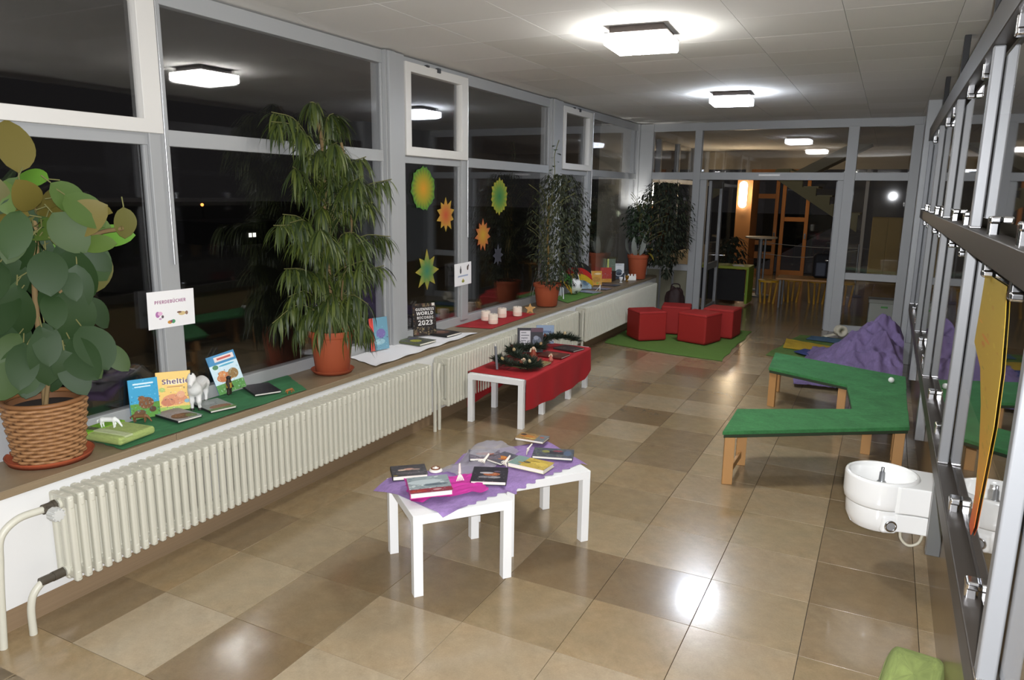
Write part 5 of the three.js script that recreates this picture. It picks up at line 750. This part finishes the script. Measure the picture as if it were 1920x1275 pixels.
{
  const sc = (label, x, y, z) => { const t = thing('wall_lamp', label, 'wall lamp', [x, y, z]); part(t, 'diffuser', new THREE.CapsuleGeometry(0.1, 0.46, 8, 20).scale(1, 1, 0.7), std('#ffffff', 0.4, { emissive: new THREE.Color(1, 0.93, 0.8), emissiveIntensity: 5 })); part(t, 'wall_plate', rb(0.16, 0.5, 0.03, 0.01, 0, 0, -0.085), M.brass); const l = new THREE.PointLight(amber, 0.75, 0, 2); l.position.set(x, y, z + 0.16); l.shadow.radius = 4; l.castShadow = true; scene.add(l); return t; };
  sc('tall glowing wall lamp at the left of the wooden foyer doors', -3.35, 2.09, -19.43);
  const fr = (name, label, x0, x1, bars) => { const t = thing(name, label, 'door', [0, 0, -20.6]); for (const x of [x0, x1 - 0.09]) part(t, 'stile', rspan(x, x + 0.09, 0, 2.75, -0.05, 0.05), M.woodOrange); for (const [a, b] of bars) part(t, 'door_rail', rspan(x0 + 0.09, x1 - 0.09, a, b, -0.045, 0.045), M.woodOrange); part(t, 'pane', span(x0 + 0.09, x1 - 0.09, 0.1, 2.7, -0.004, -0.0042), M.glass); part(t, 'handle', rspan(x1 - 0.07, x1 - 0.03, 0.98, 1.12, 0.05, 0.09), M.chrome); };
  fr('wooden_door', 'left glazed door with an orange wooden frame at the far end of the foyer', -3.36, -2.62, [[0, 0.14], [0.42, 0.6], [0.78, 0.9], [2.0, 2.12], [2.66, 2.75]]);
  fr('wooden_door', 'right glazed door with an orange wooden frame below the stairs', -2.54, -1.86, [[0, 0.14], [1.42, 1.53], [2.66, 2.75]]);
  const w6 = structGroup('window_6'); part(w6, 'pane', span(-1.84, 3.2, 0.12, 2.75, -20.67, -20.672), M.glass); part(w6, 'pane', span(-4.6, -3.52, 0.0, 2.75, -20.67, -20.672), M.glass); for (const x of [-0.6, 0.7, 2.0]) part(w6, 'mullion', rspan(x, x + 0.08, 0.12, 2.75, -20.62, -20.7), M.frame);
  const st = thing('staircase', 'pale concrete staircase crossing the far foyer, its flight falling to the right', 'staircase', [0, 0, -18]);
  for (let k = 0; k < 6; k++) part(st, 'step', rspan(-2.32 + k * 0.29, -2.32 + (k + 1) * 0.29 + 0.02, 2.62 - k * 0.186, 2.66 - k * 0.186, -0.55, 0.55), std('#9a9273', 0.8));
  const sh = new THREE.Shape(); sh.moveTo(-2.4, 2.48); for (let k = 0; k < 6; k++) { sh.lineTo(-2.4 + k * 0.29 + 0.06, 2.62 - k * 0.186 + 0.02); sh.lineTo(-2.4 + (k + 1) * 0.29 + 0.06, 2.62 - k * 0.186 + 0.02); } sh.lineTo(-0.6, 1.33); sh.closePath();
  part(st, 'stringer', new THREE.ExtrudeGeometry(sh, { depth: 0.12, bevelEnabled: false }), std('#8f8867', 0.85), [0, 0, 0.45]);
  part(st, 'upper_flight', rb(1.9, 0.22, 1.0, 0.01).rotateZ(0.5).translate(-1.35, 2.86, -0.7), std('#8f8a78', 0.85));
  const bt = thing('bar_table', 'high round bar table with a thin pale top before the left foyer door', 'table', [-2.32, 0, -16.0]); part(bt, 'table_top', cyl(0.32, 0.32, 0.03, 0, 1.22, 0, 40), std('#b3a184', 0.5)); part(bt, 'column', cyl(0.035, 0.035, 1.2, 0, 0.6, 0, 16), M.alu); part(bt, 'column', cyl(0.02, 0.02, 1.2, 0.09, 0.6, 0.02, 12), M.alu); part(bt, 'foot', cyl(0.26, 0.28, 0.025, 0, 0.012, 0, 36), M.steel);
  const gc = thing('lime_armchair', 'lime green desk with a dark front, left inside the foyer', 'desk', [-2.75, 0, -14.6]); part(gc, 'desk_top', rb(1.0, 0.05, 0.6, 0.01, 0, 0.72, 0), std('#8f9a2a', 0.6)); part(gc, 'side_panel', rb(0.05, 0.66, 0.6, 0.01, 0.475, 0.37, 0), std('#7e9a22', 0.6)); part(gc, 'front_panel', rb(0.9, 0.6, 0.03, 0.008, -0.02, 0.38, 0.22), std('#1d1b1c', 0.8)); gc.name = 'lime_desk';
  single('paper_sheet', bx(0.2, 0.004, 0.28), M.paper, 'white paper sheet on the lime green desk', 'paper', [-2.5, 0.748, -14.55], 0.3);
  const pl = thing('foyer_plant', 'dark leafy plant behind the lime green desk', 'plant', [-2.85, 0, -15.6]); pot(pl, 0.14, 0.18, 0.4); bush(pl, [0, 0.85, 0], [0.35, 0.4, 0.3], 260, 0.14, 0.06, ['#1c2216', '#262b1a']);
  const stool = (label, x, z, g) => { const t = thing('stool', label, 'stool', [x, 0, z], 0.2, g); part(t, 'seat', cyl(0.19, 0.19, 0.035, 0, 0.44, 0, 28), std('#c4951f', 0.5)); for (let k = 0; k < 4; k++) { const a = k * 1.571 + 0.4; part(t, 'leg', cyl(0.018, 0.022, 0.43, 0, 0, 0, 10), std('#b98a26', 0.5), [0.15 * Math.cos(a), 0.212, 0.15 * Math.sin(a)], [0.12 * Math.sin(a), 0, -0.12 * Math.cos(a)]); } return t; };
  stool('left yellow stool just inside the foyer', -1.98, -15.0, 'yellow stools'); stool('yellow stool under the left end of the low wooden table', -1.6, -15.45, 'yellow stools'); stool('yellow stool under the middle of the low wooden table', -1.12, -15.45, 'yellow stools'); stool('yellow stool under the right end of the low wooden table', -0.64, -15.4, 'yellow stools');
  const tb = thing('low_table', 'low wooden table with yellow stools in the foyer', 'table', [-1.2, 0, -14.75]); part(tb, 'table_top', rb(1.15, 0.04, 0.65, 0.008, 0, 0.55, 0), std('#a8763a', 0.45)); for (const [x, z] of [[-0.5, 0.25], [0.5, 0.25], [-0.5, -0.25], [0.5, -0.25]]) part(tb, 'leg', cyl(0.022, 0.018, 0.53, x, 0.265, z, 10), M.alu);
  const bk = thing('backpack', 'dark backpack with a grey pocket standing on the low table', 'backpack', [-0.98, 0.57, -14.85], 0.2); part(bk, 'pack_body', rb(0.42, 0.46, 0.22, 0.08, 0, 0.23, 0, 4), std('#17161a', 0.8)); part(bk, 'pocket', rb(0.18, 0.26, 0.06, 0.03, -0.08, 0.17, 0.12, 3), std('#4c505c', 0.7)); part(bk, 'handle', tube([[-0.05, 0.45, 0], [-0.03, 0.5, 0], [0.03, 0.5, 0], [0.05, 0.45, 0]], 0.01, 12, 6), M.black);
  const wb = thing('white_box', 'pale storage box with a green mark behind the right glass panel', 'box', [0.05, 0, -13.05], 0.05); part(wb, 'box_body', rb(0.4, 0.42, 0.3, 0.01, 0, 0.21, 0), std('#a9ab9f', 0.8)); part(wb, 'lid', rb(0.42, 0.06, 0.32, 0.01, 0, 0.45, 0), std('#a9ab9f', 0.8)); part(wb, 'green_mark', bx(0.1, 0.03, 0.002, 0.02, 0.36, 0.152), std('#5fa056', 0.7));
  const br = thing('barrier', 'two thin barrier tapes strung between slim posts across the foyer', 'barrier', [0, 0, -17]);
  for (const x of [-2.5, -0.5]) { part(br, 'barrier_post', cyl(0.018, 0.018, 1.1, x, 0.55, 0, 12), M.steel); part(br, 'post_foot', cyl(0.14, 0.15, 0.02, x, 0.01, 0, 24), M.steel); }
  for (const pts of [[[-2.5, 1.06, 0], [-1.3, 1.0, 0], [-0.5, 1.02, 0]], [[-2.5, 0.82, 0], [-1.5, 0.78, 0], [-0.5, 0.98, 0]]]) part(br, 'tape', tube(pts, 0.006, 30, 5), std('#b9b2a4', 0.6));
  const cab = thing('light_cabinet', 'pale yellow cabinet dimly seen through the right glass panel', 'cabinet', [0.0, 0, -20.0]); part(cab, 'cabinet_body', rb(0.7, 1.6, 0.4, 0.01, 0, 0.8, 0), std('#a08a52', 0.7)); for (const x of [-0.175, 0.175]) part(cab, 'door', rb(0.33, 1.5, 0.02, 0.004, x, 0.82, 0.205), std('#ab945a', 0.7));
}
// ---- outside: dark ground and the far lights of the town
struct('ground', merge([span(-120, -4.62, -0.75, -0.6, 20, -120), span(0.66, 60, -0.75, -0.6, 20, -12)]), std('#3a3a2c', 1));
{
  const sl = (label, x, y, z, c, r) => { const t = thing('street_lamp', label, 'street lamp', [x, -0.6, z], 0, 'far street lamps'); part(t, 'lamp_head', new THREE.SphereGeometry(r, 12, 8).translate(0, y + 0.6, 0), std('#ffffff', 0.5, { emissive: c, emissiveIntensity: 1.1 })); part(t, 'pole', cyl(0.06, 0.08, y + 0.5, 0, (y + 0.5) / 2, 0, 8), M.black); };
  const o = new THREE.Color(1, 0.3, 0.06);
  sl('orange street lamp far outside, left behind the rubber plant', -51.5, 0.94, -33, o, 0.16); sl('orange street lamp far outside in the second window', -38.8, 1.01, -33, o, 0.1);
  const h = thing('garden_shed', 'low dark shed far outside with a small lit double window', 'shed', [-29.2, -0.6, -26.5], 0); part(h, 'shed_wall', rb(3.4, 1.0, 4, 0.03, 0, 0.5, 0), M.black); part(h, 'roof', rb(3.7, 0.1, 4.3, 0.02, 0, 1.05, 0), M.black); const w = std('#ffffff', 0.5, { emissive: new THREE.Color(0.95, 0.95, 0.85), emissiveIntensity: 0.5 });
  for (const z of [0.42, 0.16]) part(h, 'lit_window', bx(0.04, 0.2, 0.16, 1.72, 0.45, z), w);
}
renderer.render(scene, camera);
